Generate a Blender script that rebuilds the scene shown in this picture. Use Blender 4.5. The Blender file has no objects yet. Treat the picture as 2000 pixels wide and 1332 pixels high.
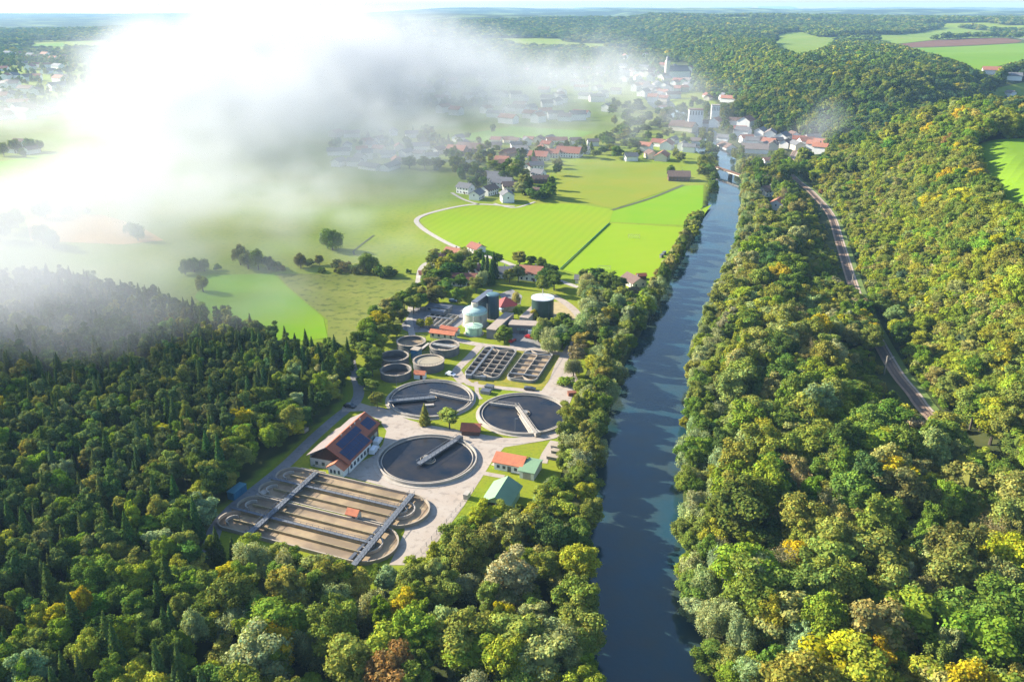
import bpy, math, random
import numpy as np
from mathutils import Vector

random.seed(7)
RNG = np.random.default_rng(11)
R = math.radians
scene = bpy.context.scene

# ------------------------------------------------------------------ camera
CAM_H = 140.0
F = 1640.0
PITCH = R(21.8)
cd = bpy.data.cameras.new("camera")
cd.sensor_width = 36.0
cd.lens = F / 2000.0 * 36.0
cd.clip_start = 1.0
cd.clip_end = 60000.0
cam = bpy.data.objects.new("camera", cd)
scene.collection.objects.link(cam)
cam.location = (0, 0, CAM_H)
cam.rotation_euler = (R(90) - PITCH, 0, 0)
scene.camera = cam

# ------------------------------------------------------------------ light
SUN_EL = R(25.0)
SUN_AZ = math.atan2(-0.93, 0.37)          # from +Y towards +X
world = bpy.data.worlds.new("World")
scene.world = world
world.use_nodes = True
wn = world.node_tree
wn.nodes.clear()
sky = wn.nodes.new("ShaderNodeTexSky")
sky.sky_type = 'NISHITA'
sky.sun_disc = False
sky.sun_elevation = SUN_EL
sky.sun_rotation = SUN_AZ % (2 * math.pi)
sky.air_density = 1.0
sky.dust_density = 0.8
sky.ozone_density = 2.5
bg = wn.nodes.new("ShaderNodeBackground")
bg.inputs[1].default_value = 0.10
wo = wn.nodes.new("ShaderNodeOutputWorld")
wn.links.new(sky.outputs[0], bg.inputs[0])
wn.links.new(bg.outputs[0], wo.inputs[0])
sl = bpy.data.lights.new("sun", 'SUN')
sl.energy = 5.0
sl.angle = R(0.6)
sl.color = (1.0, 0.915, 0.76)
sun = bpy.data.objects.new("sun", sl)
scene.collection.objects.link(sun)
sd = Vector((math.sin(SUN_AZ) * math.cos(SUN_EL), math.cos(SUN_AZ) * math.cos(SUN_EL), math.sin(SUN_EL)))
sun.rotation_euler = sd.to_track_quat('Z', 'Y').to_euler()
sun.location = sd * 800
scene.view_settings.view_transform = 'Standard'
scene.view_settings.look = 'None'
scene.view_settings.exposure = 1.56
scene.view_settings.gamma = 1.0
cy = scene.cycles
cy.max_bounces = 6
cy.diffuse_bounces = 2
cy.glossy_bounces = 2
cy.transmission_bounces = 3
cy.transparent_max_bounces = 96
cy.volume_bounces = 4
cy.volume_step_rate = 1.0
cy.volume_max_steps = 256
cy.use_denoising = True
cy.denoising_prefilter = 'NONE'
cy.sample_clamp_indirect = 6.0
try:
    cy.denoiser = 'OPENIMAGEDENOISE'
except Exception:
    pass

# ------------------------------------------------------------------ photo pixel <-> world
CP, SP = math.cos(PITCH), math.sin(PITCH)


def g(u, v, z=0.0):
    a = (u - 1000.0) / F
    b = -(v - 666.0) / F
    d = (a, CP + b * SP, -SP + b * CP)
    t = (z - CAM_H) / d[2]
    return (d[0] * t, d[1] * t)


def proj(x, y, z):
    dz = z - CAM_H
    dep = y * CP - dz * SP
    up = y * SP + dz * CP
    dep = np.where(np.abs(dep) < 1e-3, 1e-3, dep)
    return 1000.0 + F * x / dep, 666.0 - F * up / dep, dep


def pip(px, py, poly):
    px = np.asarray(px, float)
    py = np.asarray(py, float)
    ins = np.zeros(px.shape, bool)
    n = len(poly)
    for i in range(n):
        x0, y0 = poly[i]
        x1, y1 = poly[(i + 1) % n]
        if y0 == y1:
            continue
        c = ((y0 > py) != (y1 > py)) & (px < (x1 - x0) * (py - y0) / (y1 - y0) + x0)
        ins ^= c
    return ins


# ------------------------------------------------------------------ terrain
RAIL = [(158, -300), (156, 0), (152, 200), (152.7, 272.8), (154.8, 294.5), (158.5, 324.5), (175.5, 403.2), (205.3, 510.7),
        (228.0, 593.7), (239.7, 667.8), (250, 760), (285, 860), (330, 960)]
FOOT = [(-2000, 164), (100, 162), (272, 160), (325, 166), (403, 183), (511, 213), (594, 236), (668, 248), (760, 262), (860, 315),
        (960, 345), (1060, 325), (1180, 300), (1400, 320), (1700, 365), (2000, 400), (2400, 430), (3000, 470), (9000, 900)]
FY = np.array([p[0] for p in FOOT], float)
FX = np.array([p[1] for p in FOOT], float)


def sstep(a, b, x):
    t = np.clip((x - a) / (b - a), 0, 1)
    return t * t * (3 - 2 * t)


def wob(x, y, s, ph=0.0):
    return (np.sin(x / s + 1.3 + ph) * np.cos(y / (s * 1.17) - 0.7 + ph) + 0.5 * np.sin((x + y) / (s * 0.53) + ph * 2) + 0.35 * np.cos((x - 1.7 * y) / (s * 0.31) + ph)) / 1.85


RAV = [(300, 850), (420, 900), (560, 1010), (760, 1120), (1000, 1180)]
RIV_L = [(1196, 1332), (1190, 1200), (1190, 1000), (1198, 880), (1218, 800), (1240, 720), (1290, 620), (1330, 540), (1370, 470), (1396, 410), (1402, 350), (1396, 310)]
RIV_R = [(1368, 1332), (1342, 1200), (1320, 1010), (1318, 900), (1338, 790), (1340, 720), (1370, 630), (1400, 560), (1440, 470), (1449, 400), (1446, 350), (1430, 310)]
WATER_Z = -1.4
rl = [g(u, v, WATER_Z) for u, v in RIV_L]
rr = [g(u, v, WATER_Z) for u, v in RIV_R]
RIVER_L = [(-34, -400), (-12, -100), (6, 40)] + [(x - 4.5, y) for x, y in rl] + [(190, 900), (215, 1000), (205, 1150), (215, 1400), (240, 1700)]
RIVER_R = [(0, -400), (20, -100), (34, 60)] + [(x + 1.5, y) for x, y in rr] + [(232, 900), (245, 1000), (240, 1150), (250, 1400), (280, 1700)]
RLY = np.array([p[1] for p in RIVER_L]); RLX = np.array([p[0] for p in RIVER_L])
RRY = np.array([p[1] for p in RIVER_R]); RRX = np.array([p[0] for p in RIVER_R])


def seg_dist(x, y, pts):
    best = np.full(np.shape(x), 1e9)
    for (x0, y0), (x1, y1) in zip(pts[:-1], pts[1:]):
        dx, dy = x1 - x0, y1 - y0
        t = np.clip(((x - x0) * dx + (y - y0) * dy) / (dx * dx + dy * dy), 0, 1)
        best = np.minimum(best, np.hypot(x - x0 - t * dx, y - y0 - t * dy))
    return best


def terrain(x, y):
    x = np.asarray(x, float); y = np.asarray(y, float)
    d = (x - np.interp(y, FY, FX)) * 0.95
    wd = np.clip(80 + (y - 400) * 0.12, 72, 130)
    s = sstep(0, 1, d / wd)
    amp = 50 + 5 * wob(x, y, 260) * sstep(100, 400, d)
    z = s * amp
    # spur and rolling country behind the near plateau
    z = z + s * (8 * wob(x, y, 430, 2.0) * sstep(900, 1500, y)) + s * 2.0 * wob(x, y, 37, 1.0) * (1 - sstep(0, 200, d))
    rd = seg_dist(x, y, RAV)
    z = z - s * 42 * np.exp(-(rd / 70.0) ** 2)
    # far hills closing the valley
    hx = sstep(-2600, -300, x)
    hb = sstep(2500, 4300, y + 300 * wob(x, y, 700)) * (0.25 + 0.75 * hx)
    z = z + hb * (62 + 26 * wob(x, y, 820, 4.0)) * (1 - 0.55 * s)
    z = z + sstep(5200, 8000, y) * (12 + 34 * wob(x, y, 1500, 1.0)) * (0.4 + 0.6 * hx)
    z = np.minimum(z, 150)
    # river bed
    xl = np.interp(y, RLY, RLX); xr = np.interp(y, RRY, RRX)
    inr = (x > xl - 3) & (x < xr + 3) & (y < 1700)
    dd = np.minimum(x - xl + 3, xr + 3 - x)
    z = z - np.where(inr, 3.4 * sstep(0, 5, dd), 0)
    return z


def tz(x, y):
    return float(terrain(np.array([x]), np.array([y]))[0])


def gt(u, v):
    """where the ray through a photo point meets the terrain"""
    a = (u - 1000.0) / F
    b = -(v - 666.0) / F
    d = np.array((a, CP + b * SP, -SP + b * CP))
    t = np.geomspace(60, 14000, 1600)
    xs, ys, zs = d[0] * t, d[1] * t, CAM_H + d[2] * t
    below = np.nonzero(zs < terrain(xs, ys))[0]
    if len(below) == 0:
        return (xs[-1], ys[-1])
    k = below[0]
    return (xs[k], ys[k])


# ------------------------------------------------------------------ materials
def nd(nt, typ, **kw):
    n = nt.nodes.new(typ)
    for k, v in kw.items():
        setattr(n, k, v)
    return n


MATS = {}


def mat(name, col, rough=0.7, var=0.0, scale=1.0, col2=None, metal=0.0, bump=0.0, spec=0.5, detail=4.0, mid=0.5, wid=0.2, extra=None):
    """principled material with a world-space mottle between col and col2"""
    if name in MATS:
        return MATS[name]
    m = bpy.data.materials.new(name)
    m.use_nodes = True
    nt = m.node_tree
    b = nt.nodes["Principled BSDF"]
    b.inputs["Roughness"].default_value = rough
    b.inputs["Metallic"].default_value = metal
    b.inputs["Specular IOR Level"].default_value = spec
    c2 = col2 or tuple(max(0.0, c * (1 - var)) for c in col)
    geo = nd(nt, "ShaderNodeNewGeometry")
    no = nd(nt, "ShaderNodeTexNoise")
    no.inputs["Scale"].default_value = scale
    no.inputs["Detail"].default_value = detail
    no.inputs["Roughness"].default_value = 0.62
    nt.links.new(geo.outputs["Position"], no.inputs["Vector"])
    rp = nd(nt, "ShaderNodeMapRange")
    rp.inputs[1].default_value = mid - wid
    rp.inputs[2].default_value = mid + wid
    nt.links.new(no.outputs["Fac"], rp.inputs[0])
    mx = nd(nt, "ShaderNodeMix", data_type='RGBA')
    mx.inputs[6].default_value = (*col, 1)
    mx.inputs[7].default_value = (*c2, 1)
    nt.links.new(rp.outputs[0], mx.inputs[0])
    out = mx.outputs[2]
    if extra:
        out = extra(nt, geo, out)
    nt.links.new(out, b.inputs["Base Color"])
    if bump:
        bp = nd(nt, "ShaderNodeBump")
        bp.inputs["Strength"].default_value = bump
        bp.inputs["Distance"].default_value = 0.3
        nt.links.new(no.outputs["Fac"], bp.inputs["Height"])
        nt.links.new(bp.outputs[0], b.inputs["Normal"])
    MATS[name] = m
    return m


def patches(scale, colr, lo=0.5, hi=0.62, strength=0.8, detail=3.0):
    def ex(nt, geo, out):
        no = nd(nt, "ShaderNodeTexNoise")
        no.inputs["Scale"].default_value = scale
        no.inputs["Detail"].default_value = detail
        nt.links.new(geo.outputs["Position"], no.inputs["Vector"])
        rp = nd(nt, "ShaderNodeMapRange")
        rp.inputs[1].default_value = lo
        rp.inputs[2].default_value = hi
        rp.inputs[4].default_value = strength
        nt.links.new(no.outputs["Fac"], rp.inputs[0])
        mx = nd(nt, "ShaderNodeMix", data_type='RGBA')
        nt.links.new(rp.outputs[0], mx.inputs[0])
        nt.links.new(out, mx.inputs[6])
        mx.inputs[7].default_value = (*colr, 1)
        return mx.outputs[2]
    return ex


def stripes(angle, width, colr, strength=0.35, distort=0.6):
    def ex(nt, geo, out):
        mp = nd(nt, "ShaderNodeMapping")
        mp.inputs["Rotation"].default_value = (0, 0, angle)
        nt.links.new(geo.outputs["Position"], mp.inputs["Vector"])
        wv = nd(nt, "ShaderNodeTexWave")
        wv.wave_type = 'BANDS'
        wv.bands_direction = 'X'
        wv.inputs["Scale"].default_value = 0.314 / width
        wv.inputs["Distortion"].default_value = distort
        wv.inputs["Detail"].default_value = 2.0
        wv.inputs["Detail Scale"].default_value = 0.4
        nt.links.new(mp.outputs[0], wv.inputs["Vector"])
        ml = nd(nt, "ShaderNodeMath", operation='MULTIPLY')
        ml.inputs[1].default_value = strength
        nt.links.new(wv.outputs["Fac"], ml.inputs[0])
        mx = nd(nt, "ShaderNodeMix", data_type='RGBA')
        nt.links.new(ml.outputs[0], mx.inputs[0])
        nt.links.new(out, mx.inputs[6])
        mx.inputs[7].default_value = (*colr, 1)
        return mx.outputs[2]
    return ex


def leaf_material():
    m = bpy.data.materials.new("foliage")
    m.use_nodes = True
    nt = m.node_tree
    nt.nodes.clear()
    at = nd(nt, "ShaderNodeAttribute", attribute_name="tint", attribute_type='INSTANCER')
    sh = nd(nt, "ShaderNodeAttribute", attribute_name="tone", attribute_type='GEOMETRY')
    mul = nd(nt, "ShaderNodeVectorMath", operation='MULTIPLY')
    nt.links.new(at.outputs["Color"], mul.inputs[0])
    nt.links.new(sh.outputs["Color"], mul.inputs[1])
    df = nd(nt, "ShaderNodeBsdfDiffuse")
    tr = nd(nt, "ShaderNodeBsdfTranslucent")
    nt.links.new(mul.outputs[0], df.inputs["Color"])
    wm = nd(nt, "ShaderNodeVectorMath", operation='MULTIPLY')
    wm.inputs[1].default_value = (1.25, 1.15, 0.5)
    nt.links.new(mul.outputs[0], wm.inputs[0])
    nt.links.new(wm.outputs[0], tr.inputs["Color"])
    mx = nd(nt, "ShaderNodeMixShader")
    mx.inputs[0].default_value = 0.27
    nt.links.new(df.outputs[0], mx.inputs[1])
    nt.links.new(tr.outputs[0], mx.inputs[2])
    o = nd(nt, "ShaderNodeOutputMaterial")
    nt.links.new(mx.outputs[0], o.inputs[0])
    return m


LEAF = leaf_material()
BARK = mat("bark", (0.10, 0.08, 0.06), 0.9, 0.4, 2.0)
TWIG = mat("bare_twigs", (0.24, 0.20, 0.15), 0.9, 0.4, 2.0)


# ------------------------------------------------------------------ object helpers
def link(o, parent=None):
    scene.collection.objects.link(o)
    if parent is not None:
        o.parent = parent
    return o


def tag(o, label=None, cat=None, group=None, kind=None):
    if label:
        o["label"] = label
    if cat:
        o["category"] = cat
    if group:
        o["group"] = group
    if kind:
        o["kind"] = kind
    return o


def empty(name, loc, rz=0.0):
    o = bpy.data.objects.new(name, None)
    o.empty_display_size = 1.0
    o.location = loc
    o.rotation_euler = (0, 0, rz)
    return link(o)


class MB:
    def __init__(s):
        s.v = []; s.f = []; s.m = []

    def add(s, vs, fs, m=0):
        n = len(s.v)
        s.v += [tuple(p) for p in vs]
        s.f += [tuple(i + n for i in q) for q in fs]
        s.m += [m] * len(fs)
        return s

    def box(s, x, y, z, sx, sy, sz, rz=0.0, m=0):
        """centre x,y; base z"""
        c, n = math.cos(rz), math.sin(rz)
        vs = []
        for zz in (z, z + sz):
            for a, b in ((-1, -1), (1, -1), (1, 1), (-1, 1)):
                px, py = a * sx / 2, b * sy / 2
                vs.append((x + px * c - py * n, y + px * n + py * c, zz))
        return s.add(vs, [(3, 2, 1, 0), (4, 5, 6, 7), (0, 1, 5, 4), (1, 2, 6, 5), (2, 3, 7, 6), (3, 0, 4, 7)], m)

    def beam(s, a, b, w, h, m=0):
        """box from a to b (bottom centre points) of width w, height h"""
        a = Vector(a); b = Vector(b)
        d = b - a
        n = Vector((-d.y, d.x, 0))
        n = n.normalized() * (w / 2) if n.length > 1e-6 else Vector((w / 2, 0, 0))
        u = Vector((0, 0, h))
        if abs(d.z) > 0.95 * d.length:
            u = Vector((0, h, 0)); a = a - u / 2; b = b - u / 2; n = Vector((w / 2, 0, 0))
        vs = [a - n, b - n, b + n, a + n, a - n + u, b - n + u, b + n + u, a + n + u]
        return s.add(vs, [(3, 2, 1, 0), (4, 5, 6, 7), (0, 1, 5, 4), (1, 2, 6, 5), (2, 3, 7, 6), (3, 0, 4, 7)], m)

    def prism(s, pts, z0, z1, m=0):
        n = len(pts)
        vs = [(x, y, z0) for x, y in pts] + [(x, y, z1) for x, y in pts]
        fs = [tuple(range(n, 2 * n)), tuple(range(n - 1, -1, -1))]
        fs += [(i, (i + 1) % n, n + (i + 1) % n, n + i) for i in range(n)]
        return s.add(vs, fs, m)

    def cyl(s, x, y, z0, z1, r0, r1=None, n=32, m=0, cap=True):
        r1 = r0 if r1 is None else r1
        vs = [(x + r0 * math.cos(2 * math.pi * i / n), y + r0 * math.sin(2 * math.pi * i / n), z0) for i in range(n)]
        vs += [(x + r1 * math.cos(2 * math.pi * i / n), y + r1 * math.sin(2 * math.pi * i / n), z1) for i in range(n)]
        fs = [(i, (i + 1) % n, n + (i + 1) % n, n + i) for i in range(n)]
        if cap:
            fs += [tuple(range(n, 2 * n)), tuple(range(n - 1, -1, -1))]
        return s.add(vs, fs, m)

    def ring(s, x, y, ri, ro, z0, z1, a0=0.0, a1=2 * math.pi, n=72, m=0):
        full = abs(a1 - a0 - 2 * math.pi) < 1e-6
        k = n if full else n + 1
        vs = []
        for i in range(k):
            a = a0 + (a1 - a0) * i / n
            c, q = math.cos(a), math.sin(a)
            vs += [(x + ri * c, y + ri * q, z0), (x + ro * c, y + ro * q, z0), (x + ro * c, y + ro * q, z1), (x + ri * c, y + ri * q, z1)]
        fs = []
        for i in range(n):
            p = 4 * i; q = 4 * ((i + 1) % k)
            fs += [(p + 1, q + 1, q + 2, p + 2), (p + 2, q + 2, q + 3, p + 3), (p + 3, q + 3, q, p), (p, q, q + 1, p + 1)]
        if not full:
            fs += [(0, 1, 2, 3), (4 * n + 3, 4 * n + 2, 4 * n + 1, 4 * n)]
        return s.add(vs, fs, m)

    def dome(s, x, y, z, r, h, n=32, k=6, m=0):
        vs = []
        for j in range(k):
            t = j / k * math.pi / 2
            rr_, zz = r * math.cos(t), z + h * math.sin(t)
            vs += [(x + rr_ * math.cos(2 * math.pi * i / n), y + rr_ * math.sin(2 * math.pi * i / n), zz) for i in range(n)]
        vs.append((x, y, z + h))
        fs = []
        for j in range(k - 1):
            fs += [(j * n + i, j * n + (i + 1) % n, (j + 1) * n + (i + 1) % n, (j + 1) * n + i) for i in range(n)]
        fs += [((k - 1) * n + i, (k - 1) * n + (i + 1) % n, k * n) for i in range(n)]
        return s.add(vs, fs, m)

    def build(s, name, mats, parent=None, smooth=False):
        me = bpy.data.meshes.new(name)
        me.from_pydata(s.v, [], s.f)
        for mm in (mats if isinstance(mats, (list, tuple)) else [mats]):
            me.materials.append(mm)
        if any(s.m):
            me.polygons.foreach_set("material_index", s.m)
        if smooth:
            me.polygons.foreach_set("use_smooth", [len(p) <= 4 for p in s.f])
        me.update()
        o = bpy.data.objects.new(name, me)
        return link(o, parent)


def disc(x, y, z, r, n=72):
    return [(x + r * math.cos(2 * math.pi * i / n), y + r * math.sin(2 * math.pi * i / n), z) for i in range(n)]


# ------------------------------------------------------------------ ground
G_LUSH = mat("meadow_grass", (0.155, 0.235, 0.012), 0.9, 0, 0.02, (0.20, 0.24, 0.02), spec=0.1, extra=patches(0.6, (0.11, 0.18, 0.015), 0.5, 0.7, 0.5))
G_FOREST = mat("forest_soil", (0.035, 0.042, 0.016), 0.95, 0, 0.15, (0.06, 0.06, 0.025), spec=0.1)
G_SLOPE = mat("slope_undergrowth", (0.12, 0.16, 0.02), 0.95, 0, 0.12, (0.06, 0.09, 0.02), spec=0.1)


def build_terrain():
    ys = np.concatenate([np.linspace(-320, 0, 14)[:-1], np.linspace(0, 900, 260)[:-1], np.geomspace(900, 13500, 190)])
    ncol = 330
    t = np.linspace(-1, 1, ncol)
    verts = []
    X = []
    for y in ys:
        w = 520 + max(0, y) * 0.95
        # denser columns where the river and the slope run
        X.append(w * (0.55 * t + 0.45 * t ** 3) + 60 * (1 - t * t))
    X = np.array(X)
    Y = np.repeat(ys[:, None], ncol, 1)
    Z = terrain(X, Y)
    V = np.stack([X, Y, Z], -1).reshape(-1, 3)
    nr = len(ys)
    i = np.arange(nr - 1)[:, None] * ncol + np.arange(ncol - 1)[None, :]
    faces = np.stack([i, i + 1, i + 1 + ncol, i + ncol], -1).reshape(-1, 4)
    me = bpy.data.meshes.new("ground")
    me.from_pydata(V.tolist(), [], faces.tolist())
    me.polygons.foreach_set("use_smooth", [True] * len(me.polygons))
    o = bpy.data.objects.new("ground", me)
    link(o)
    tag(o, kind="structure")
    # ground cover: woodland floor on the slopes and far hills, meadow in the valley
    m = bpy.data.materials.new("valley_ground")
    m.use_nodes = True
    nt = m.node_tree
    b = nt.nodes["Principled BSDF"]
    b.inputs["Roughness"].default_value = 0.95
    b.inputs["Specular IOR Level"].default_value = 0.1
    geo = nd(nt, "ShaderNodeNewGeometry")
    at = nd(nt, "ShaderNodeAttribute", attribute_name="cover")

    def noise(sc, det=4):
        n = nd(nt, "ShaderNodeTexNoise")
        n.inputs["Scale"].default_value = sc
        n.inputs["Detail"].default_value = det
        nt.links.new(geo.outputs["Position"], n.inputs["Vector"])
        return n

    def mix(fac, a, bb):
        x = nd(nt, "ShaderNodeMix", data_type='RGBA')
        for s_, q in ((0, fac), (6, a), (7, bb)):
            if isinstance(q, tuple):
                x.inputs[s_].default_value = (*q, 1)
            else:
                nt.links.new(q, x.inputs[s_])
        return x.outputs[2]

    def rng(src, lo, hi):
        r_ = nd(nt, "ShaderNodeMapRange")
        r_.inputs[1].default_value = lo
        r_.inputs[2].default_value = hi
        nt.links.new(src, r_.inputs[0])
        return r_.outputs[0]
    meadow = mix(rng(noise(0.012, 5).outputs["Fac"], 0.38, 0.62), (0.175, 0.248, 0.012), (0.225, 0.250, 0.028))
    meadow = mix(rng(noise(0.35, 5).outputs["Fac"], 0.48, 0.75), meadow, (0.13, 0.20, 0.015))
    wood = mix(rng(noise(0.1, 4).outputs["Fac"], 0.4, 0.6), (0.045, 0.060, 0.018), (0.075, 0.085, 0.026))
    farw = mix(rng(noise(0.004, 6).outputs["Fac"], 0.53, 0.60), (0.028, 0.045, 0.018), (0.15, 0.19, 0.05))
    sp = nd(nt, "ShaderNodeSeparateColor")
    nt.links.new(at.outputs["Color"], sp.inputs[0])
    bank = mix(rng(noise(0.25, 5).outputs["Fac"], 0.4, 0.62), (0.060, 0.085, 0.016), (0.035, 0.050, 0.016))
    colr = mix(sp.outputs[0], meadow, wood)
    colr = mix(sp.outputs[2], colr, bank)
    colr = mix(sp.outputs[1], colr, farw)
    nt.links.new(colr, b.inputs["Base Color"])
    me.materials.append(m)
    x, y = V[:, 0], V[:, 1]
    cov = np.zeros((len(V), 4), np.float32)
    xl = np.interp(y, RLY, RLX)
    u, v, dep = proj(x, y, 0 * x)
    wood_l = pip(u, v, LEFT_WOOD_PX) & (dep > 1) & (x < xl + 3)
    wood_l |= (y < 150) & (x < xl)
    wood_r = (x >= xl + 2) & (y < 1250)
    wood_r |= (x - np.interp(y, FY, FX) > 0)
    emb = (x - np.interp(y, FY, FX) > -4) & (x - np.interp(y, FY, FX) < 70) & (y > 285) & (y < 690)
    cov[:, 0] = (wood_l | wood_r)
    cov[:, 2] = emb
    glade = (y > 2400) & (wob(x, y, 260, 3.0) < -0.42) & (x > -1500)
    cov[:, 0] = np.where(glade, 0, cov[:, 0])
    cov[:, 1] = sstep(4200, 4600, y)
    cov[:, 3] = 1
    ca = me.color_attributes.new("cover", 'FLOAT_COLOR', 'POINT')
    ca.data.foreach_set("color", cov.ravel())
    return o


LEFT_WOOD_PX = [(-1500, 560), (100, 560), (330, 610), (420, 640), (540, 685), (640, 712), (680, 712), (684, 735), (672, 770), (640, 812), (560, 880), (500, 925),
                (420, 1000), (398, 1068), (430, 1092), (560, 1112), (700, 1138), (790, 1125), (850, 1088), (930, 1045), (1030, 990), (1075, 930), (1104, 870), (1114, 800),
                (1142, 740), (1150, 690), (1150, 640), (1150, 600), (1225, 610), (1268, 575), (1308, 500), (1345, 440), (1375, 400), (1404, 320), (1500, 320),
                (1400, 560), (1340, 720), (1320, 1000), (1370, 1332), (1370, 3500), (-3000, 3500), (-3000, 560)]
build_terrain()


def sheet(name, pts, material, dz=0.08, cut=0.0, kind="structure", z=None):
    """a ground sheet over a world polygon, draped on the terrain"""
    import bmesh
    bm = bmesh.new()
    vs = [bm.verts.new((x, y, 0)) for x, y in pts]
    f = bm.faces.new(vs)
    if f.normal.z < 0 or True:
        bm.normal_update()
        if f.normal.z < 0:
            bmesh.ops.reverse_faces(bm, faces=bm.faces[:])
    bmesh.ops.triangulate(bm, faces=bm.faces[:])
    if cut:
        for _ in range(7):
            es = [e for e in bm.edges if e.calc_length() > cut * (1 + max(0, (e.verts[0].co.y - 800) / 800))]
            if not es:
                break
            bmesh.ops.subdivide_edges(bm, edges=es, cuts=1)
            bmesh.ops.triangulate(bm, faces=bm.faces[:])
    co = np.array([v.co[:] for v in bm.verts])
    h = terrain(co[:, 0], co[:, 1]) if z is None else np.full(len(co), z)
    if z is None and not cut:
        h = np.zeros(len(co))
    for v, hh in zip(bm.verts, h):
        v.co.z = hh + dz
    me = bpy.data.meshes.new(name)
    bm.to_mesh(me)
    bm.free()
    me.materials.append(material)
    o = bpy.data.objects.new(name, me)
    link(o)
    tag(o, kind=kind)
    return o


def pxs(l, z=0.0):
    return [g(u, v, z) for u, v in l]


def smooth_line(pts, step=3.0):
    p = np.array(pts, float)
    out = []
    n = len(p)
    for i in range(n - 1):
        p0 = p[max(i - 1, 0)]; p1 = p[i]; p2 = p[i + 1]; p3 = p[min(i + 2, n - 1)]
        k = max(2, int(np.linalg.norm(p2 - p1) / step))
        for j in range(k):
            t = j / k
            out.append(0.5 * (2 * p1 + (p2 - p0) * t + (2 * p0 - 5 * p1 + 4 * p2 - p3) * t * t + (-p0 + 3 * p1 - 3 * p2 + p3) * t ** 3))
    out.append(p[-1])
    return np.array(out)


def strip_mesh(line, w, off=0.0):
    d = np.gradient(line, axis=0)
    d /= np.linalg.norm(d, axis=1)[:, None] + 1e-9
    n = np.stack([-d[:, 1], d[:, 0]], -1)
    return line + n * (off + w / 2), line + n * (off - w / 2)


def road(name, pts, w, material, dz=0.1, off=0.0, drape=True, kind="structure"):
    line = smooth_line(pts, 4.0)
    a, b = strip_mesh(line, w, off)
    mb = MB()
    za = terrain(a[:, 0], a[:, 1]) if drape else np.zeros(len(a))
    zb = terrain(b[:, 0], b[:, 1]) if drape else np.zeros(len(a))
    n = len(a)
    vs = [(x, y, z + dz) for (x, y), z in zip(a, za)] + [(x, y, z + dz) for (x, y), z in zip(b, zb)]
    mb.add(vs, [(i, n + i, n + i + 1, i + 1) for i in range(n - 1)])
    o = mb.build(name, material)
    tag(o, kind=kind)
    return o


# river water
def water_sheet():
    ysamp = np.concatenate([np.linspace(-380, 900, 160), np.linspace(910, 1690, 40)])
    xl = np.interp(ysamp, RLY, RLX) - 2.0
    xr = np.interp(ysamp, RRY, RRX) + 2.0
    mb = MB()
    n = len(ysamp)
    vs = [(a, y, WATER_Z) for a, y in zip(xl, ysamp)] + [(b, y, WATER_Z) for b, y in zip(xr, ysamp)]
    mb.add(vs, [(i, n + i, n + i + 1, i + 1) for i in range(n - 1)])
    m = bpy.data.materials.new("river_water")
    m.use_nodes = True
    nt = m.node_tree
    b = nt.nodes["Principled BSDF"]
    b.inputs["Roughness"].default_value = 0.06
    b.inputs["IOR"].default_value = 1.5
    geo = nd(nt, "ShaderNodeNewGeometry")
    n1 = nd(nt, "ShaderNodeTexNoise")
    n1.inputs["Scale"].default_value = 0.07
    n1.inputs["Detail"].default_value = 5
    nt.links.new(geo.outputs["Position"], n1.inputs["Vector"])
    mx = nd(nt, "ShaderNodeMix", data_type='RGBA')
    mx.inputs[6].default_value = (0.014, 0.052, 0.068, 1)  # teal of shaded, sky-reflecting water put into the base colour
    mx.inputs[7].default_value = (0.034, 0.050, 0.040, 1)  # olive of sunlit water painted on in noise patches
    rp = nd(nt, "ShaderNodeMapRange")
    rp.inputs[1].default_value = 0.35
    rp.inputs[2].default_value = 0.65
    nt.links.new(n1.outputs["Fac"], rp.inputs[0])
    nt.links.new(rp.outputs[0], mx.inputs[0])
    nt.links.new(mx.outputs[2], b.inputs["Base Color"])
    n2 = nd(nt, "ShaderNodeTexNoise")
    n2.inputs["Scale"].default_value = 0.8
    n2.inputs["Detail"].default_value = 4
    nt.links.new(geo.outputs["Position"], n2.inputs["Vector"])
    bp = nd(nt, "ShaderNodeBump")
    bp.inputs["Strength"].default_value = 0.25
    bp.inputs["Distance"].default_value = 0.12
    nt.links.new(n2.outputs["Fac"], bp.inputs["Height"])
    nt.links.new(bp.outputs[0], b.inputs["Normal"])
    o = mb.build("river_water", m)
    tag(o, kind="structure")


water_sheet()

# ------------------------------------------------------------------ tree shapes
def unit(v):
    return v / (np.linalg.norm(v, axis=-1, keepdims=True) + 1e-9)


def quads_from(P, N, size, rng, asp=1.0):
    """leaf clumps: one quad per point P, roughly facing N"""
    n = len(P)
    N = unit(N + rng.normal(0, 0.5, (n, 3)))
    t = unit(np.cross(N, rng.normal(0, 1, (n, 3))))
    b = np.cross(N, t)
    s = size[:, None] * 0.5
    V = np.stack([P - t * s - b * s * asp, P + t * s - b * s * asp * 0.7, P + t * s * 0.8 + b * s * asp, P - t * s * 0.9 + b * s * asp * 0.8], 1).reshape(-1, 3)
    return V


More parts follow.
